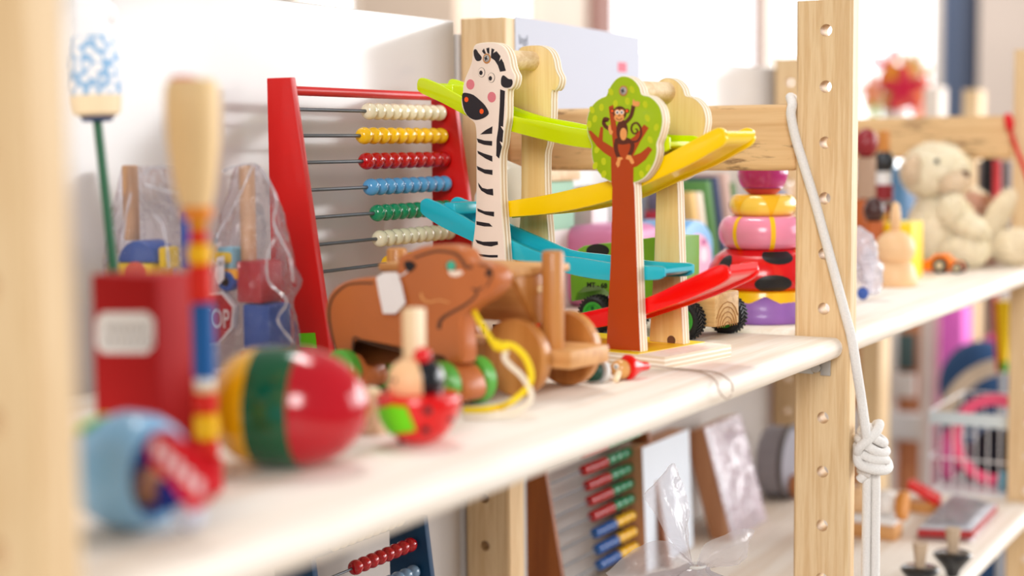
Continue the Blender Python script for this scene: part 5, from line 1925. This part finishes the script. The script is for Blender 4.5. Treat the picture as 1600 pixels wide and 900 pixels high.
cn = [onZ(x, y, ZL) for x, y in ((1428, 845), (1520, 849), (1562, 803), (1488, 786))]
f = Fr((sum((p.x for p in cn)) / 4, sum((p.y for p in cn)) / 4, ZL), 0)
pk_ = thing('flat_packet', 'flat grey and red packet in shiny clear plastic lying on the lower shelf', 'packet', f)
loc = [f.l(p) for p in cn]
mid = sum(loc, Vector()) / 4
inn = [mid + (p - mid) * 0.93 for p in loc]
B().prism([p + Vector((0, 0, 0.002)) for p in inn], (0, 0, 0.008), mat('packet_red', (170, 30, 30), 0.5), 0.0006).obj('red_tray', pk_)
B().prism([mid + (p - mid) * 0.90 + Vector((0, 0, 0.010)) for p in loc], (0, 0, 0.002), mat('packet_grey', (196, 200, 208), 0.5), 0.0004).obj('grey_card', pk_)
vs, fs = [], []
n = 14
for i in range(n + 1):
    for j in range(n + 1):
        u, v = i / n, j / n
        p = loc[0] * (1 - u) * (1 - v) + loc[1] * u * (1 - v) + loc[2] * u * v + loc[3] * (1 - u) * v
        e = min(u, 1 - u, v, 1 - v)
        h_ = 0.0145 * min(1, e * 7) + 0.0025 * noise.noise(p * 130) * min(1, e * 7) + 0.001
        vs.append((p.x, p.y, max(0.0008, h_)))
for i in range(n):
    for j in range(n):
        fs.append((i * (n + 1) + j, (i + 1) * (n + 1) + j, (i + 1) * (n + 1) + j + 1, i * (n + 1) + j + 1))
B().raw(vs, fs, film('packet_film', milky=0.08, gloss=0.5, rough=0.08)).obj('wrapping', pk_, 20)
# two black spinning tops with square wooden stems
TW = wood('stem_wood', (176, 150, 124), (198, 174, 148), 'Z', 70)
for px, py, lab in ((1488, 902, 'black spinning top with a thick wooden stem, the one further right on the lower shelf'), (1437, 925, 'black spinning top with a thick wooden stem, the lower left one at the bottom edge')):
    q = onZ(px, py, ZL)
    f = Fr(q, 0)
    kb = (q - CAM).dot(CF) / FPX
    t = thing('spinning_top', lab, 'toy', f, 'black spinning tops')
    B().lathe([(0.0001, 0), (9 * kb, 2 * kb), (12 * kb, 12 * kb), (20 * kb, 22 * kb), (29 * kb, 33 * kb), (30 * kb, 37 * kb), (27 * kb, 40 * kb), (10 * kb, 40 * kb), (0.0001, 41 * kb)], (0, 0, 0), mat('top_black', (18, 18, 22), 0.25, coat=0.5), n=36).obj('disc', t, 50)
    B().lathe([(8 * kb, 38 * kb), (9 * kb, 52 * kb), (12 * kb, 76 * kb), (11.5 * kb, 78 * kb), (0.0001, 78 * kb)], (0, 0, 0), TW, n=24).obj('stem', t, 50)
# wooden toy behind the hanging rope
q = onZ(1366, 838, ZL)
f = Fr(q, 0)
kb = (q - CAM).dot(CF) / FPX
t = thing('wooden_cart_toy', 'brown and white wooden toy with round knobs, half hidden behind the hanging rope', 'toy', f)
B().box2((-0.012, -0.024, 0.0), (0.014, 0.028, 0.014), BEECH_Y, 0.001).obj('base', t)
B().box2((-0.010, -0.022, 0.014), (0.012, 0.026, 0.022), WHITE, 0.001).obj('plate', t)
B().ell((0, 0.016, 0.034), (0.013, 0.013, 0.013), PALEF).obj('knob', t)
B().ell((0.001, -0.012, 0.034), (0.012, 0.012, 0.012), mat('white_knob', (246, 242, 238), 0.4)).obj('knob', t)
B().lathe([(0.0001, 0), (0.012, 0), (0.014, 0.002), (0.014, 0.008), (0.0001, 0.01)], (-0.004, -0.024, 0.034), OCH, (0, -1, 0), 24).obj('disc', t)

# ------------------------------------------------------------------ lower shelf: things leaning at the back, left of the post
CARD = mat('card_blue_white', (226, 234, 244), 0.45, var=0.05, scale=12)
CB = wood('card_box_brown', (176, 122, 84), (198, 146, 108), 'Z', 60)


def leaner(tl, tr, br, label, nm, yv, front, thick=0.022, cat='box', wrap=False):
    """box leaning back on the panel; front face corners from sight lines: top on plane y = yv, bottom on the lower shelf"""
    a, b_ = onY(*tl, yv), onY(*tr, yv)
    c_ = onZ(*br, ZL + 0.0005)
    a.z = b_.z = 0.5 * (a.z + b_.z)
    f = Fr((a.x, yv, ZL), 0)
    t = thing(nm, label, cat, f)
    A, Bq = f.l(a), f.l(b_)
    dy = c_.y - b_.y
    D_ = Vector((A.x, A.y + dy, 0.0008))
    Cq = Vector((Bq.x, Bq.y + dy, 0.0008))
    n_ = (Bq - A).cross(D_ - A).normalized()
    if n_.y < 0:
        n_ = -n_
    body = B().prism([A, Bq, Cq, D_], n_ * thick, CB, 0.0008).obj('box', t, 30)
    o2 = -n_ * 0.0004
    B().prism([A + o2, Bq + o2, Cq + o2, D_ + o2], n_ * 0.0004, front).obj('front_sheet', t, 0)
    if wrap:
        vs, fs = [], []
        n = 16
        for i in range(n + 1):
            for j in range(n + 1):
                u, v = i / n, j / n
                p = A * (1 - u) * (1 - v) + Bq * u * (1 - v) + Cq * u * v + D_ * (1 - u) * v
                e = min(1, min(u, 1 - u, v, 1 - v) * 8)
                vs.append(p - n_ * (0.001 + e * (0.004 + 0.003 * noise.noise(p * 90))))
        for i in range(n):
            for j in range(n):
                fs.append((i * (n + 1) + j, (i + 1) * (n + 1) + j, (i + 1) * (n + 1) + j + 1, i * (n + 1) + j + 1))
        B().raw(vs, fs, film('crinkled_wrap', milky=0.30, gloss=0.6, rough=0.1, scale=60)).obj('wrapping', t, 20)
    return t


leaner((1003, 702), (1076, 668), (1150, 815), 'pale blue-white box leaning at the back of the lower shelf, behind the tied bag', 'picture_box', 0.262, CARD)
leaner((1100, 672), (1156, 644), (1218, 800), 'box in crinkled shiny wrapping with pink and yellow bits, leaning right of the white box', 'wrapped_box', 0.262, mat('card_pastel', (232, 214, 218), 0.6, var=0.2, scale=30), 0.022, 'box', True)
# grey round pan-like disc with a wooden knob
p = onY(1238, 722, 0.245)
f = Fr((p.x, 0.245, ZL), 0)
kb = (p - CAM).dot(CF) / FPX
t = thing('grey_drum', 'round grey toy drum with a dark rim, left of the roped post under the shelf', 'drum', f)
rd = p.z - ZL
B().lathe([(0.0001, 0), (rd - 0.003, 0), (rd, 0.003), (rd, 0.026), (rd - 0.003, 0.029), (0.0001, 0.029)], (0, 0, rd), mat('drum_grey', (156, 154, 164), 0.5), (0, 1, 0), 48).obj('skin', t)
B().torus((0, 0.001, rd), rd, 0.0028, mat('drum_rim', (92, 86, 86), 0.5), (0, 1, 0), 56, 10).obj('rim', t)
B().ell((-0.004, -0.008, rd * 0.36), (0.011, 0.011, 0.014), mat('knob_orange_wood', (212, 140, 88), 0.5)).obj('knob', t)
# clear tied bag in front
o = at(1092, 884, 1.02)
f = Fr((o.x, o.y, -0.3050), 0)
t = thing('tied_plastic_bag', 'clear plastic bag with a tied top and stiff corner, under the long shelf', 'bag', f)
TF = film('tied_film', milky=0.34, gloss=0.40, rough=0.16, scale=60)
dd = 1.02
def tb(px, py, off=0.0):
    return f.l(at(px, py, dd + off))
def sheet(rows, nm, n=8, amp=0.0016, sd=0):
    """rows of sight-line points -> crinkled surface"""
    G = [cr(r_, n, False) for r_ in rows]
    m_ = len(G[0])
    cols = [cr([g[i] for g in G], 5, False) for i in range(m_)]
    vs, fs = [], []
    K_ = len(cols[0])
    for i in range(m_):
        for j in range(K_):
            p = cols[i][j]
            vs.append(p + Vector((noise.noise(p * 140 + Vector((sd, 0, 0))), noise.noise(p * 140 + Vector((0, sd + 3, 0))), 0)) * amp)
    for i in range(m_ - 1):
        for j in range(K_ - 1):
            fs.append((i * K_ + j, (i + 1) * K_ + j, (i + 1) * K_ + j + 1, i * K_ + j + 1))
    B().raw(vs, fs, TF).obj(nm, t, 25)
sheet([[tb(1078, 882), tb(1084, 884, 0.004), tb(1082, 882, 0.01)], [tb(1046, 842), tb(1066, 838, -0.010), tb(1076, 835, 0.006)], [tb(1020, 798), tb(1050, 790, -0.008), tb(1078, 792, 0.006)], [tb(1006, 776), tb(1040, 752, -0.003), tb(1068, 762, 0.006)], [tb(1008, 772, 0.002), tb(1050, 725, 0.002), tb(1056, 732, 0.006)]], 'upper_flap', 8, 0.0012, 1)
sheet([[tb(1088, 880), tb(1092, 888, -0.004), tb(1092, 892, 0.004)], [tb(1100, 852), tb(1112, 868, -0.010), tb(1120, 886, 0.004)], [tb(1130, 836), tb(1140, 856, -0.008), tb(1150, 884, 0.004)], [tb(1160, 826, 0.004), tb(1170, 846, 0.0), tb(1160, 878, 0.006)], [tb(1178, 828, 0.006), tb(1172, 850, 0.004), tb(1166, 872, 0.006)]], 'right_flap', 8, 0.0014, 5)
sheet([[tb(1086, 884), tb(1084, 890, -0.004), tb(1080, 905, 0.004)], [tb(1052, 850, 0.002), tb(1058, 872, -0.008), tb(1054, 912, 0.004)], [tb(1020, 846, 0.004), tb(1030, 872, -0.006), tb(1030, 920, 0.006)], [tb(985, 862, 0.006), tb(995, 885, 0.0), tb(1000, 930, 0.008)], [tb(948, 895, 0.008), tb(958, 912, 0.004), tb(970, 940, 0.008)]], 'left_shoulder', 8, 0.0018, 9)
kz = f.l(at(1088, 884, dd))
prof = []
vs, fs = [], []
n = 48
lv = [(0.006, kz.z), (0.010, kz.z - 0.004), (0.030, kz.z - 0.014), (0.050, kz.z - 0.030), (0.058, kz.z - 0.055), (0.055, 0.020), (0.045, 0.004), (0.020, 0.001)]
L_ = cr([Vector((a, 0, b_)) for a, b_ in lv], 4, False)
for i, p_ in enumerate(L_):
    for k in range(n):
        a = 2 * math.pi * k / n
        w = 1 + 0.14 * math.sin(a * 9 + 1.5 * math.sin(i * 0.5)) * (1 - i / len(L_)) + 0.10 * noise.noise(Vector((2.5 * math.cos(a), 2.5 * math.sin(a), p_.z * 40)))
        vs.append((kz.x + 0.85 * p_.x * w * math.cos(a), kz.y + p_.x * w * math.sin(a) * 1.25 + 0.012 * (i / len(L_)), p_.z))
for i in range(len(L_) - 1):
    for k in range(n):
        j = (k + 1) % n
        fs.append((i * n + k, i * n + j, (i + 1) * n + j, (i + 1) * n + k))
B().raw(vs, fs, TF).obj('body', t, 25)
B().torus(kz, 0.0055, 0.0012, mat('tie', (214, 210, 206), 0.5), (0, 0, 1), 24, 8).obj('tie', t)
B().ell((kz.x, kz.y + 0.006, 0.030), (0.030, 0.040, 0.028), mat('bag_filling', (206, 150, 120), 0.6), None, 24, 14, 0.004, 60).obj('contents', t)
# ------------------------------------------------------------------ things farther away
def fbox(b, px0, py0, px1, py1, d, th, m, f=None, bev=0.001):
    """upright box whose near face spans the given sight lines at distance d"""
    c_ = at((px0 + px1) / 2, (py0 + py1) / 2, d)
    fr_ = f or Fr(c_)
    xo = fr_.l(c_).x
    a, e = fr_.x(px0, py0, xo), fr_.x(px1, py1, xo)
    y0, y1 = sorted((a.y, e.y))
    z0, z1 = sorted((a.z, e.z))
    b.box2((xo, y0, z0), (xo + th, y1, z1), m, bev)
    return fr_, (xo, y0, y1, z0, z1)


def floor_frame(px, d, z=FLOOR_Z):
    p = at(px, 300, d)
    return Fr((p.x, p.y, z))


# far posts of the next rack and a board across them
for (px0, px1, py0, wf, d, lab, m2) in ((1504, 1530, 140, 16, 2.75, 'blurred pine post standing far behind the teddy, right one of two', WHITE), (1443, 1469, 136, 14, 2.65, 'blurred white-lit post standing far behind the teddy, left one of two', WHITE)):
    f = floor_frame(px0, d)
    b = B()
    xo = 0.0
    a, e = f.x(px0, py0, 0), f.x(px1, py0, 0)
    b.box2((0, e.y, 0), (0.05, a.y, a.z), PINE if px0 > 1500 else mat('pale_post', (234, 218, 204), 0.6), 0.003)
    lone(b, 'rack_post', lab, 'post', f, 'posts of the far rack')
PLANK = wood('far_plank', (214, 176, 128), (232, 200, 158), 'Y', 40)
f = floor_frame(1400, 3.5)
rk = thing('display_table', 'pale wooden display table far behind the shelf rail, carrying the paper flowers', 'table', f)
a, e = f.x(1300, 195, 0), f.x(1540, 195, 0)
zt_ = f.x(1400, 196, 0).z
B().box2((0.0, e.y, zt_ - 0.018), (0.36, a.y, zt_), PLANK, 0.003).obj('tabletop', rk)
for yy in (a.y - 0.02, e.y + 0.02):
    for xx in (0.02, 0.30):
        B().box2((xx - 0.014, yy - 0.014, 0), (xx + 0.014, yy + 0.014, zt_ - 0.017), PLANK, 0.002).obj('leg', rk)
# paper flowers
fq = Fr(rk.location + Vector((0.05, (a.y + e.y) / 2 - 0.0, zt_)))
p_ = f.x(1398, 196, 0.06)
fq = Fr(f.M @ Vector((0.06, p_.y, zt_)))
fl_ = thing('paper_flowers', 'bunch of red, orange and pale green paper flowers in a small pot, far right background', 'flowers', fq)
POT = mat('pot_white', (226, 226, 228), 0.4)
B().lathe([(0.0001, 0), (0.022, 0), (0.030, 0.03), (0.0001, 0.03)], (0, 0, 0), POT, n=24).obj('pot', fl_)
def fl_p(px, py, xo=0.0):
    return fq.x(px, py, xo)
def petals(px, py, r_, col, nm, npet=5, xo=0.0, sd=0):
    r_ *= 2.0
    m = mat('petal_' + nm, col, 0.6)
    c_ = fl_p(px, py, xo)
    b = B()
    for k in range(npet):
        a = 2 * math.pi * k / npet + sd
        v = Vector((-0.25, math.cos(a), math.sin(a))) * r_ * 0.6
        b.ell(c_ + v, (r_ * 0.16, r_ * 0.55, r_ * 0.30), m, Matrix.Rotation(a, 4, 'X'), 14, 8)
    b.ell(c_ + Vector((-r_ * 0.2, 0, 0)), (r_ * 0.25,) * 3, m, None, 12, 8)
    b.obj('flower', fl_)
    B().tube([c_, c_ * 0.5 + Vector((0, 0, 0.02)), Vector((0, 0, 0.02))], 0.0022, mat('stem_green', (140, 164, 70), 0.6), 8).obj('stem', fl_)
petals(1388, 104, 0.020, (238, 96, 88), 'coral', 4, 0.0, 0.4)
petals(1402, 122, 0.018, (250, 172, 40), 'amber', 5, -0.005)
petals(1424, 108, 0.020, (226, 184, 122), 'sand', 6, 0.01)
petals(1412, 140, 0.024, (214, 34, 70), 'crimson', 5, -0.008, 0.3)
petals(1432, 152, 0.024, (250, 140, 98), 'salmon', 5, -0.004, 0.8)
petals(1364, 142, 0.018, (246, 158, 116), 'peach', 5, 0.0, 0.2)
for px0, px1, py in ((1352, 1372, 150), (1374, 1392, 132)):
    c0, c1_ = fl_p((px0 + px1) / 2 + 6, 190), fl_p((px0 + px1) / 2, py)
    B().ell((c0 + c1_) / 2, (0.004, 0.014, (c1_ - c0).length * 0.55), mat('leaf_pale', (196, 204, 110), 0.6), None, 16, 12).obj('leaf', fl_)
c0, c1_ = fl_p(1402, 190), fl_p(1404, 140)
B().ell((c0 + c1_) / 2, (0.008, 0.010, (c1_ - c0).length * 0.55), mat('wrap_crimson', (206, 26, 64), 0.6)).obj('paper_wrap', fl_)

# things on the shelf beyond the teddy's frame
for (px0, py0, px1, py1, dpt_, col, nm, lab) in ((1384, 262, 1412, 350, 1.90, (92, 142, 190), 'blue_carton', 'blurred blue carton behind the turned figures and the teddy bear'),
                                                (1528, 252, 1576, 400, 1.92, (128, 116, 116), 'grey_carton', 'blurred grey carton behind the slumped plush'),
                                                (1534, 246, 1556, 282, 1.86, (26, 26, 32), 'black_carton', 'blurred small black carton by the grey carton')):
    b = B()
    p = at((px0 + px1) / 2, py1, dpt_)
    f = Fr((p.x, p.y, 0.0005))
    a, e = f.x(px0, py0, 0), f.x(px1, py1, 0)
    th_ = 0.05
    if nm == 'black_carton':
        f = Fr((p.x, p.y, 0.0005))
        a, e = f.x(px0, py0, 0), f.x(px1, py1, 0)
        th_ = 0.02
    b.box2((0, e.y, 0), (th_, a.y, a.z), mat('far_' + nm, col, 0.6), 0.002)
    lone(b, nm, lab, 'box', f)
p = at(1559, 330, 1.80)
f = Fr((p.x, p.y, 0.0003))
b = B().cyl((0, 0, 0), (0, 0.002, f.x(1561, 250, 0).z), 0.0045, mat('far_red', (206, 56, 64), 0.5), 14)
lone(b, 'red_stick', 'thin red stick standing upright between plush and post', 'stick', f)

# ---- below the second shelf: room behind
def far(px0, py0, px1, py1, d, th_, col, nm, lab, cat, ground=True, grp=None, mt=None):
    p = at((px0 + px1) / 2, (py0 + py1) / 2, d)
    f = Fr((p.x, p.y, FLOOR_Z))
    a, e = f.x(px0, py0, 0), f.x(px1, py1, 0)
    b = B().box2((0, e.y, 0 if ground else e.z), (th_, a.y, a.z), mt or mat('far_' + nm + str(px0), col, 0.6, var=0.1), 0.003)
    return lone(b, nm, lab, cat, f, grp)
# wooden cabinet with teal door panel
f = floor_frame(1400, 2.75)
cab = thing('cabinet', 'blurred brown wooden cabinet with a dark teal panel and white rails, seen below the shelf', 'cabinet', f)
CABW = wood('cabinet_wood', (186, 118, 72), (204, 138, 92), 'Z', 20)
def cpart(px0, py0, px1, py1, x0, x1, m, nm):
    a, e = f.x(px0, py0, x0), f.x(px1, py1, x0)
    B().box2((x0, e.y, max(0.0, e.z)), (x1, a.y, a.z), m, 0.002).obj(nm, cab)
cpart(1300, 420, 1441, 900, 0.0, 0.12, CABW, 'carcass')
cpart(1372, 470, 1394, 900, -0.03, -0.001, mat('cab_white', (226, 216, 208), 0.6), 'stile')
cpart(1394, 520, 1428, 578, -0.012, -0.001, mat('cab_teal', (74, 96, 96), 0.5), 'door_panel')
cpart(1394, 584, 1428, 622, -0.02, -0.001, mat('cab_white2', (232, 224, 218), 0.6), 'drawer_front')
cpart(1300, 640, 1441, 690, -0.04, -0.001, mat('cab_white3', (228, 222, 220), 0.6), 'plinth_rail')
far(1344, 505, 1372, 900, 2.2, 0.05, (226, 180, 124), 'rack_post', 'light pine post below the shelf, right of the rope', 'post', True, None, PINE)
far(1530, 440, 1560, 560, 2.95, 0.1, (140, 124, 114), 'grey_cupboard', 'blurred taupe cupboard behind the yellow bat, below the shelf', 'cupboard')
far(1469, 480, 1504, 545, 2.62, 0.06, (240, 110, 205), 'pink_carton', 'blurred bright pink carton behind the posts below the shelf', 'box')
far(1474, 548, 1508, 600, 2.95, 0.06, (238, 232, 226), 'white_carton', 'blurred white carton left of the blue backpack', 'box')
far(1536, 528, 1580, 620, 2.62, 0.08, (206, 60, 130), 'magenta_carton', 'blurred magenta carton above the blue backpack', 'box')
# blue backpack
p = at(1522, 610, 2.30)
f = Fr((p.x, p.y, FLOOR_Z))
kb = 2.30 / FPX
bpk = thing('backpack', 'blurred dark blue backpack with a beige strap, standing behind the wire crate', 'backpack', f)
BPM = mat('backpack_blue', (42, 74, 116), 0.8, var=0.3, scale=14)
c_ = f.x(1522, 612, 0)
zc_ = c_.z
b = B()
b.ell((0.05, c_.y, zc_ + 0.002), (0.06, 58 * kb * 1.15, 72 * kb), BPM, None, 32, 20)
b.obj('bag', bpk, 60)
B().box2((-0.01, c_.y - 0.05, 0), (0.11, c_.y + 0.05, zc_ - 0.02), BPM, 0.012).obj('lower_pocket', bpk)
st_ = [f.x(x, y, -0.035) for x, y in ((1468, 660), (1482, 632), (1505, 600), (1535, 580), (1570, 572), (1600, 576))]
vs, fs = [], []
SP = cr(st_, 5, False)
for i, p_ in enumerate(SP):
    t_ = (SP[min(i + 1, len(SP) - 1)] - SP[max(0, i - 1)]).normalized()
    nrm = Vector((0, -t_.z, t_.y))
    for s_, xx in ((-1, 0), (1, 0), (1, 0.006), (-1, 0.006)):
        q_ = p_ + nrm * 0.0112 * s_
        vs.append((q_.x + xx, q_.y, q_.z))
for i in range(len(SP) - 1):
    for k in range(4):
        fs.append((4 * i + k, 4 * i + (k + 1) % 4, 4 * i + 4 + (k + 1) % 4, 4 * i + 4 + k))
B().raw(vs, fs, mat('strap_beige', (206, 190, 172), 0.8)).obj('strap', bpk)
# yellow and red toy bats
p = at(1566, 520, 2.08)
f = Fr((p.x, p.y, FLOOR_Z))
bt = thing('yellow_bat', 'yellow toy bat with a red edge and green tip, below the shelf at right', 'toy', f)
q0, q1, q2 = f.x(1566, 472, 0), f.x(1567, 560, 0), f.x(1567, 580, 0)
B().prism([f.x(x, y, 0) for x, y in ((1556, 470), (1579, 470), (1577, 530), (1573, 566), (1562, 566), (1559, 530))], (0.012, 0, 0), mat('bat_yellow', (252, 208, 10), 0.4), 0.002).obj('blade', bt)
B().prism([f.x(x, y, 0) for x, y in ((1562, 566), (1573, 566), (1572, 582), (1564, 582))], (0.012, 0, 0), mat('bat_green', (70, 160, 30), 0.4), 0.001).obj('tip', bt)
B().prism([f.x(x, y, 0.002) for x, y in ((1549, 462), (1556, 462), (1562, 582), (1556, 582))], (0.010, 0, 0), mat('bat_red', (204, 30, 30), 0.4), 0.001).obj('edge', bt)
q = f.x(1567, 582, 0.006)
B().cyl((0.006, q.y, 0), (0.006, q.y, q.z + 0.002), 0.004, mat('bat_stand', (190, 190, 190), 0.5), 12).obj('stand', bt)
# wire crate with pink hoop and dark things inside, on the lower shelf level beyond
p = at(1512, 772, 1.78)
f = Fr((p.x, p.y, FLOOR_Z))
zb_ = f.x(1512, 772, 0).z
cr_ = thing('wire_crate', 'white wire crate with a clear rim band, holding a pink hoop, right background', 'crate', f)
ya, yb_ = f.x(1452, 700, 0).y, f.x(1600, 700, 0).y
zt_ = f.x(1500, 646, 0).z
zband = f.x(1500, 664, 0).z
WIRE = mat('white_wire', (222, 224, 228), 0.35)
Dp = 0.16
for k in range(9):
    y = ya + (yb_ - ya) * k / 8
    for xx in (0.0, Dp):
        B().cyl((xx, y, zb_), (xx, y, zt_), 0.0008, WIRE, 8).obj('upright_wire', cr_)
for z in (zb_, (zb_ + zband) / 2, zt_):
    B().tube([(0, ya, z), (0, yb_, z), (Dp, yb_, z), (Dp, ya, z)], 0.0012, WIRE, 8, True).obj('ring_wire', cr_)
B().box2((-0.003, yb_, zband), (-0.001, ya, zt_), mat('band_clear', (206, 220, 226), 0.2)).obj('rim_band', cr_)
B().box2((0.0, yb_, zb_ - 0.006), (Dp, ya, zb_), WIRE).obj('floor_tray', cr_)
for xx in (0.01, Dp - 0.01):
    for y in (ya - 0.008, yb_ + 0.008):
        B().cyl((xx, y, 0), (xx, y, zb_ - 0.005), 0.006, WIRE, 12).obj('leg', cr_)
hp = f.x(1556, 735, 0.05)
g2 = Fr(f.M @ Vector((0.05, hp.y, zb_)))
hpz = f.x(1556, 735, 0.05).z - zb_
b = B().torus((0, 0, 0.0535), 0.046, 0.0068, mat('hoop_pink', (236, 92, 130), 0.5), (1, 0, 0.0), 48, 12)
lone(b, 'pink_hoop', 'pink hoop standing inside the white wire crate', 'hoop', g2)
for px0, px1, py, col, nm, lab, xo in ((1470, 1500, 666, (196, 90, 140), 'mauve_bag', 'mauve cloth bag inside the left of the wire crate', 0.06), (1528, 1590, 668, (24, 26, 36), 'dark_bag', 'dark cloth bag inside the wire crate behind the pink hoop', 0.085), (1500, 1535, 690, (120, 108, 118), 'grey_bag', 'grey cloth bag in the middle of the wire crate', 0.095), (1560, 1580, 735, (40, 130, 160), 'teal_bag', 'small teal cloth bag at the right in the wire crate', 0.03)):
    a, e = f.x(px0, py, xo), f.x(px1, py, xo)
    g3 = Fr(f.M @ Vector((xo, (a.y + e.y) / 2, zb_)))
    hh = a.z - zb_
    b = B().ell((0, 0, hh * 0.5), (0.022 if xo > 0.05 else 0.015, abs(a.y - e.y) / 2 * 1.25, hh * 0.5), mat('cloth_' + nm, col, 0.9, var=0.3, scale=40), None, 24, 16, 0.003, 90)
    lone(b, nm, lab, 'cloth bag', g3, None, 180)

# ------------------------------------------------------------------ room shell
XW = 4.5
WALL = mat('plaster_wall', (226, 214, 202), 0.9, var=0.04, scale=3)
FLOORM = mat('floor_lino', (188, 178, 166), 0.5, var=0.08, scale=4)
b = B().box2((-6, -6, FLOOR_Z - 0.1), (XW + 0.3, 7, FLOOR_Z), FLOORM)
struct(b.obj('floor'))
Yp = lambda px: onX(px, 60, XW).y
ZTOP, ZSILL, ZHEAD = 2.2, -0.05, 1.9
# windows by sight line across the far wall: (left px, right px)
wins = [(455, 560), (722, 838), (922, 1190), (1191, 1472)]
edges = [(Yp(a), Yp(b_)) for a, b_ in wins]
b = B()
ycur = 7.0
for y0, y1 in edges:
    b.box2((XW, y0, FLOOR_Z), (XW + 0.2, ycur, ZTOP), WALL)
    b.box2((XW, y1, FLOOR_Z), (XW + 0.2, y0, ZSILL), WALL)
    b.box2((XW, y1, ZHEAD), (XW + 0.2, y0, ZTOP), WALL)
    ycur = y1
b.box2((XW, -6, FLOOR_Z), (XW + 0.2, ycur, ZTOP), WALL)
struct(b.obj('wall_far'))
BRF = mat('window_frame_brown', (128, 84, 70), 0.5)
SKYM = bpy.data.materials.new('daylight')
SKYM.use_nodes = True
nt = SKYM.node_tree
nt.nodes.remove(nt.nodes['Principled BSDF'])
em = nt.nodes.new('ShaderNodeEmission')
em.inputs['Color'].default_value = (0.95, 0.98, 1.0, 1)
em.inputs['Strength'].default_value = 2.6
nt.links.new(em.outputs[0], nt.nodes['Material Output'].inputs['Surface'])
for i, (y0, y1) in enumerate(edges):
    b = B().box2((XW + 0.16, y1, ZSILL), (XW + 0.17, y0, ZHEAD), SKYM)
    w = struct(b.obj('window_%d' % (i + 1)))
    fr_ = B()
    fw = 0.03
    for ya_, yb2 in ((y0 - fw, y0), (y1, y1 + fw)):
        if i == 3 and yb2 == y0:
            continue
        fr_.box2((XW - 0.02, ya_, ZSILL), (XW + 0.15, yb2, ZHEAD), BRF if i > 1 and not (i == 3 and ya_ == y1) else WALL)
    for za, zb2 in ((ZSILL, ZSILL + fw), (ZHEAD - fw, ZHEAD)):
        fr_.box2((XW - 0.02, y1, za), (XW + 0.15, y0, zb2), BRF if i > 1 else WALL)
    fr_.obj('window_frame', w)
y0, y1 = onX(1472, 60, 4.2).y, onX(1529, 60, 4.2).y
b = B().cyl((4.2, (y0 + y1) / 2, FLOOR_Z), (4.2, (y0 + y1) / 2, ZTOP), (y0 - y1) / 2, mat('column_navy', (74, 86, 110), 0.35), 40)
struct(b.obj('column_1', None, 50))
y1 = onX(1760, 60, 4.0).y
b = B().box2((4.0, y1, FLOOR_Z), (4.4, onX(1530, 60, 4.0).y, ZTOP), mat('concrete', (196, 182, 172), 0.9, var=0.08, scale=3))
struct(b.obj('wall_concrete'))
b = B().box2((3.2, onX(712, 0, 3.2).y, FLOOR_Z), (3.4, onX(560, 0, 3.2).y, ZTOP), mat('beige_pillar', (228, 206, 186), 0.8))
struct(b.obj('column_2'))

# ------------------------------------------------------------------ light
wd = bpy.data.worlds.new('room_light')
SC.world = wd
wd.use_nodes = True
bgn = wd.node_tree.nodes['Background']
bgn.inputs['Color'].default_value = (1.0, 0.985, 0.97, 1)
bgn.inputs['Strength'].default_value = 0.34


def area(name, loc, tgt, sx, sy, power, col=(1, 1, 1)):
    l = bpy.data.lights.new(name, 'AREA')
    l.shape = 'RECTANGLE'
    l.size, l.size_y = sx, sy
    l.energy = power
    l.color = col
    o = bpy.data.objects.new(name, l)
    COL.objects.link(o)
    o.location = loc
    o.rotation_euler = (Vector(tgt) - Vector(loc)).to_track_quat('-Z', 'Y').to_euler()
    return o


area('ceiling_and_fill_lamp', (0.15, 0.45, 1.75), (0.0, 0.1, 0.0), 0.30, 0.7, 12, (1.0, 0.97, 0.94))
area('window_and_fill_light', (-4.4, -1.5, 1.7), (-0.3, 0.1, 0.0), 1.6, 1.6, 128, (1.0, 0.985, 0.965))  # unseen fill behind the camera, added to brighten the faces toward it
area('window_and_fill_light', (1.7, -2.3, 0.6), (-0.1, 0.1, -0.05), 2.2, 1.4, 46, (0.98, 0.985, 1.0))
area('window_and_fill_light', (3.1, -1.4, 0.7), (0.0, 0.1, -0.05), 2.6, 1.6, 75, (0.98, 0.985, 1.0))

area('ceiling_and_fill_lamp', (3.3, 1.6, 2.05), (4.6, 1.9, 0.4), 0.8, 1.8, 60, (1.0, 0.97, 0.94))  # unseen lamp added to lift the dim far wall and column

# ------------------------------------------------------------------ camera
cam = bpy.data.cameras.new('camera')
co_ = bpy.data.objects.new('camera', cam)
COL.objects.link(co_)
cam.sensor_width = 36
cam.lens = FPX / 1600 * 36
cam.clip_start = 0.01
M = Matrix((CR, CU, -CF)).transposed().to_4x4()
M.translation = CAM
co_.matrix_world = M
cam.dof.use_dof = True
cam.dof.focus_distance = 1.03
cam.dof.aperture_fstop = 4.0
SC.camera = co_
SC.view_settings.view_transform = 'Standard'
SC.view_settings.look = 'None'
SC.view_settings.exposure = 0.18
SC.view_settings.gamma = 1.0
SC.view_settings.use_curve_mapping = False
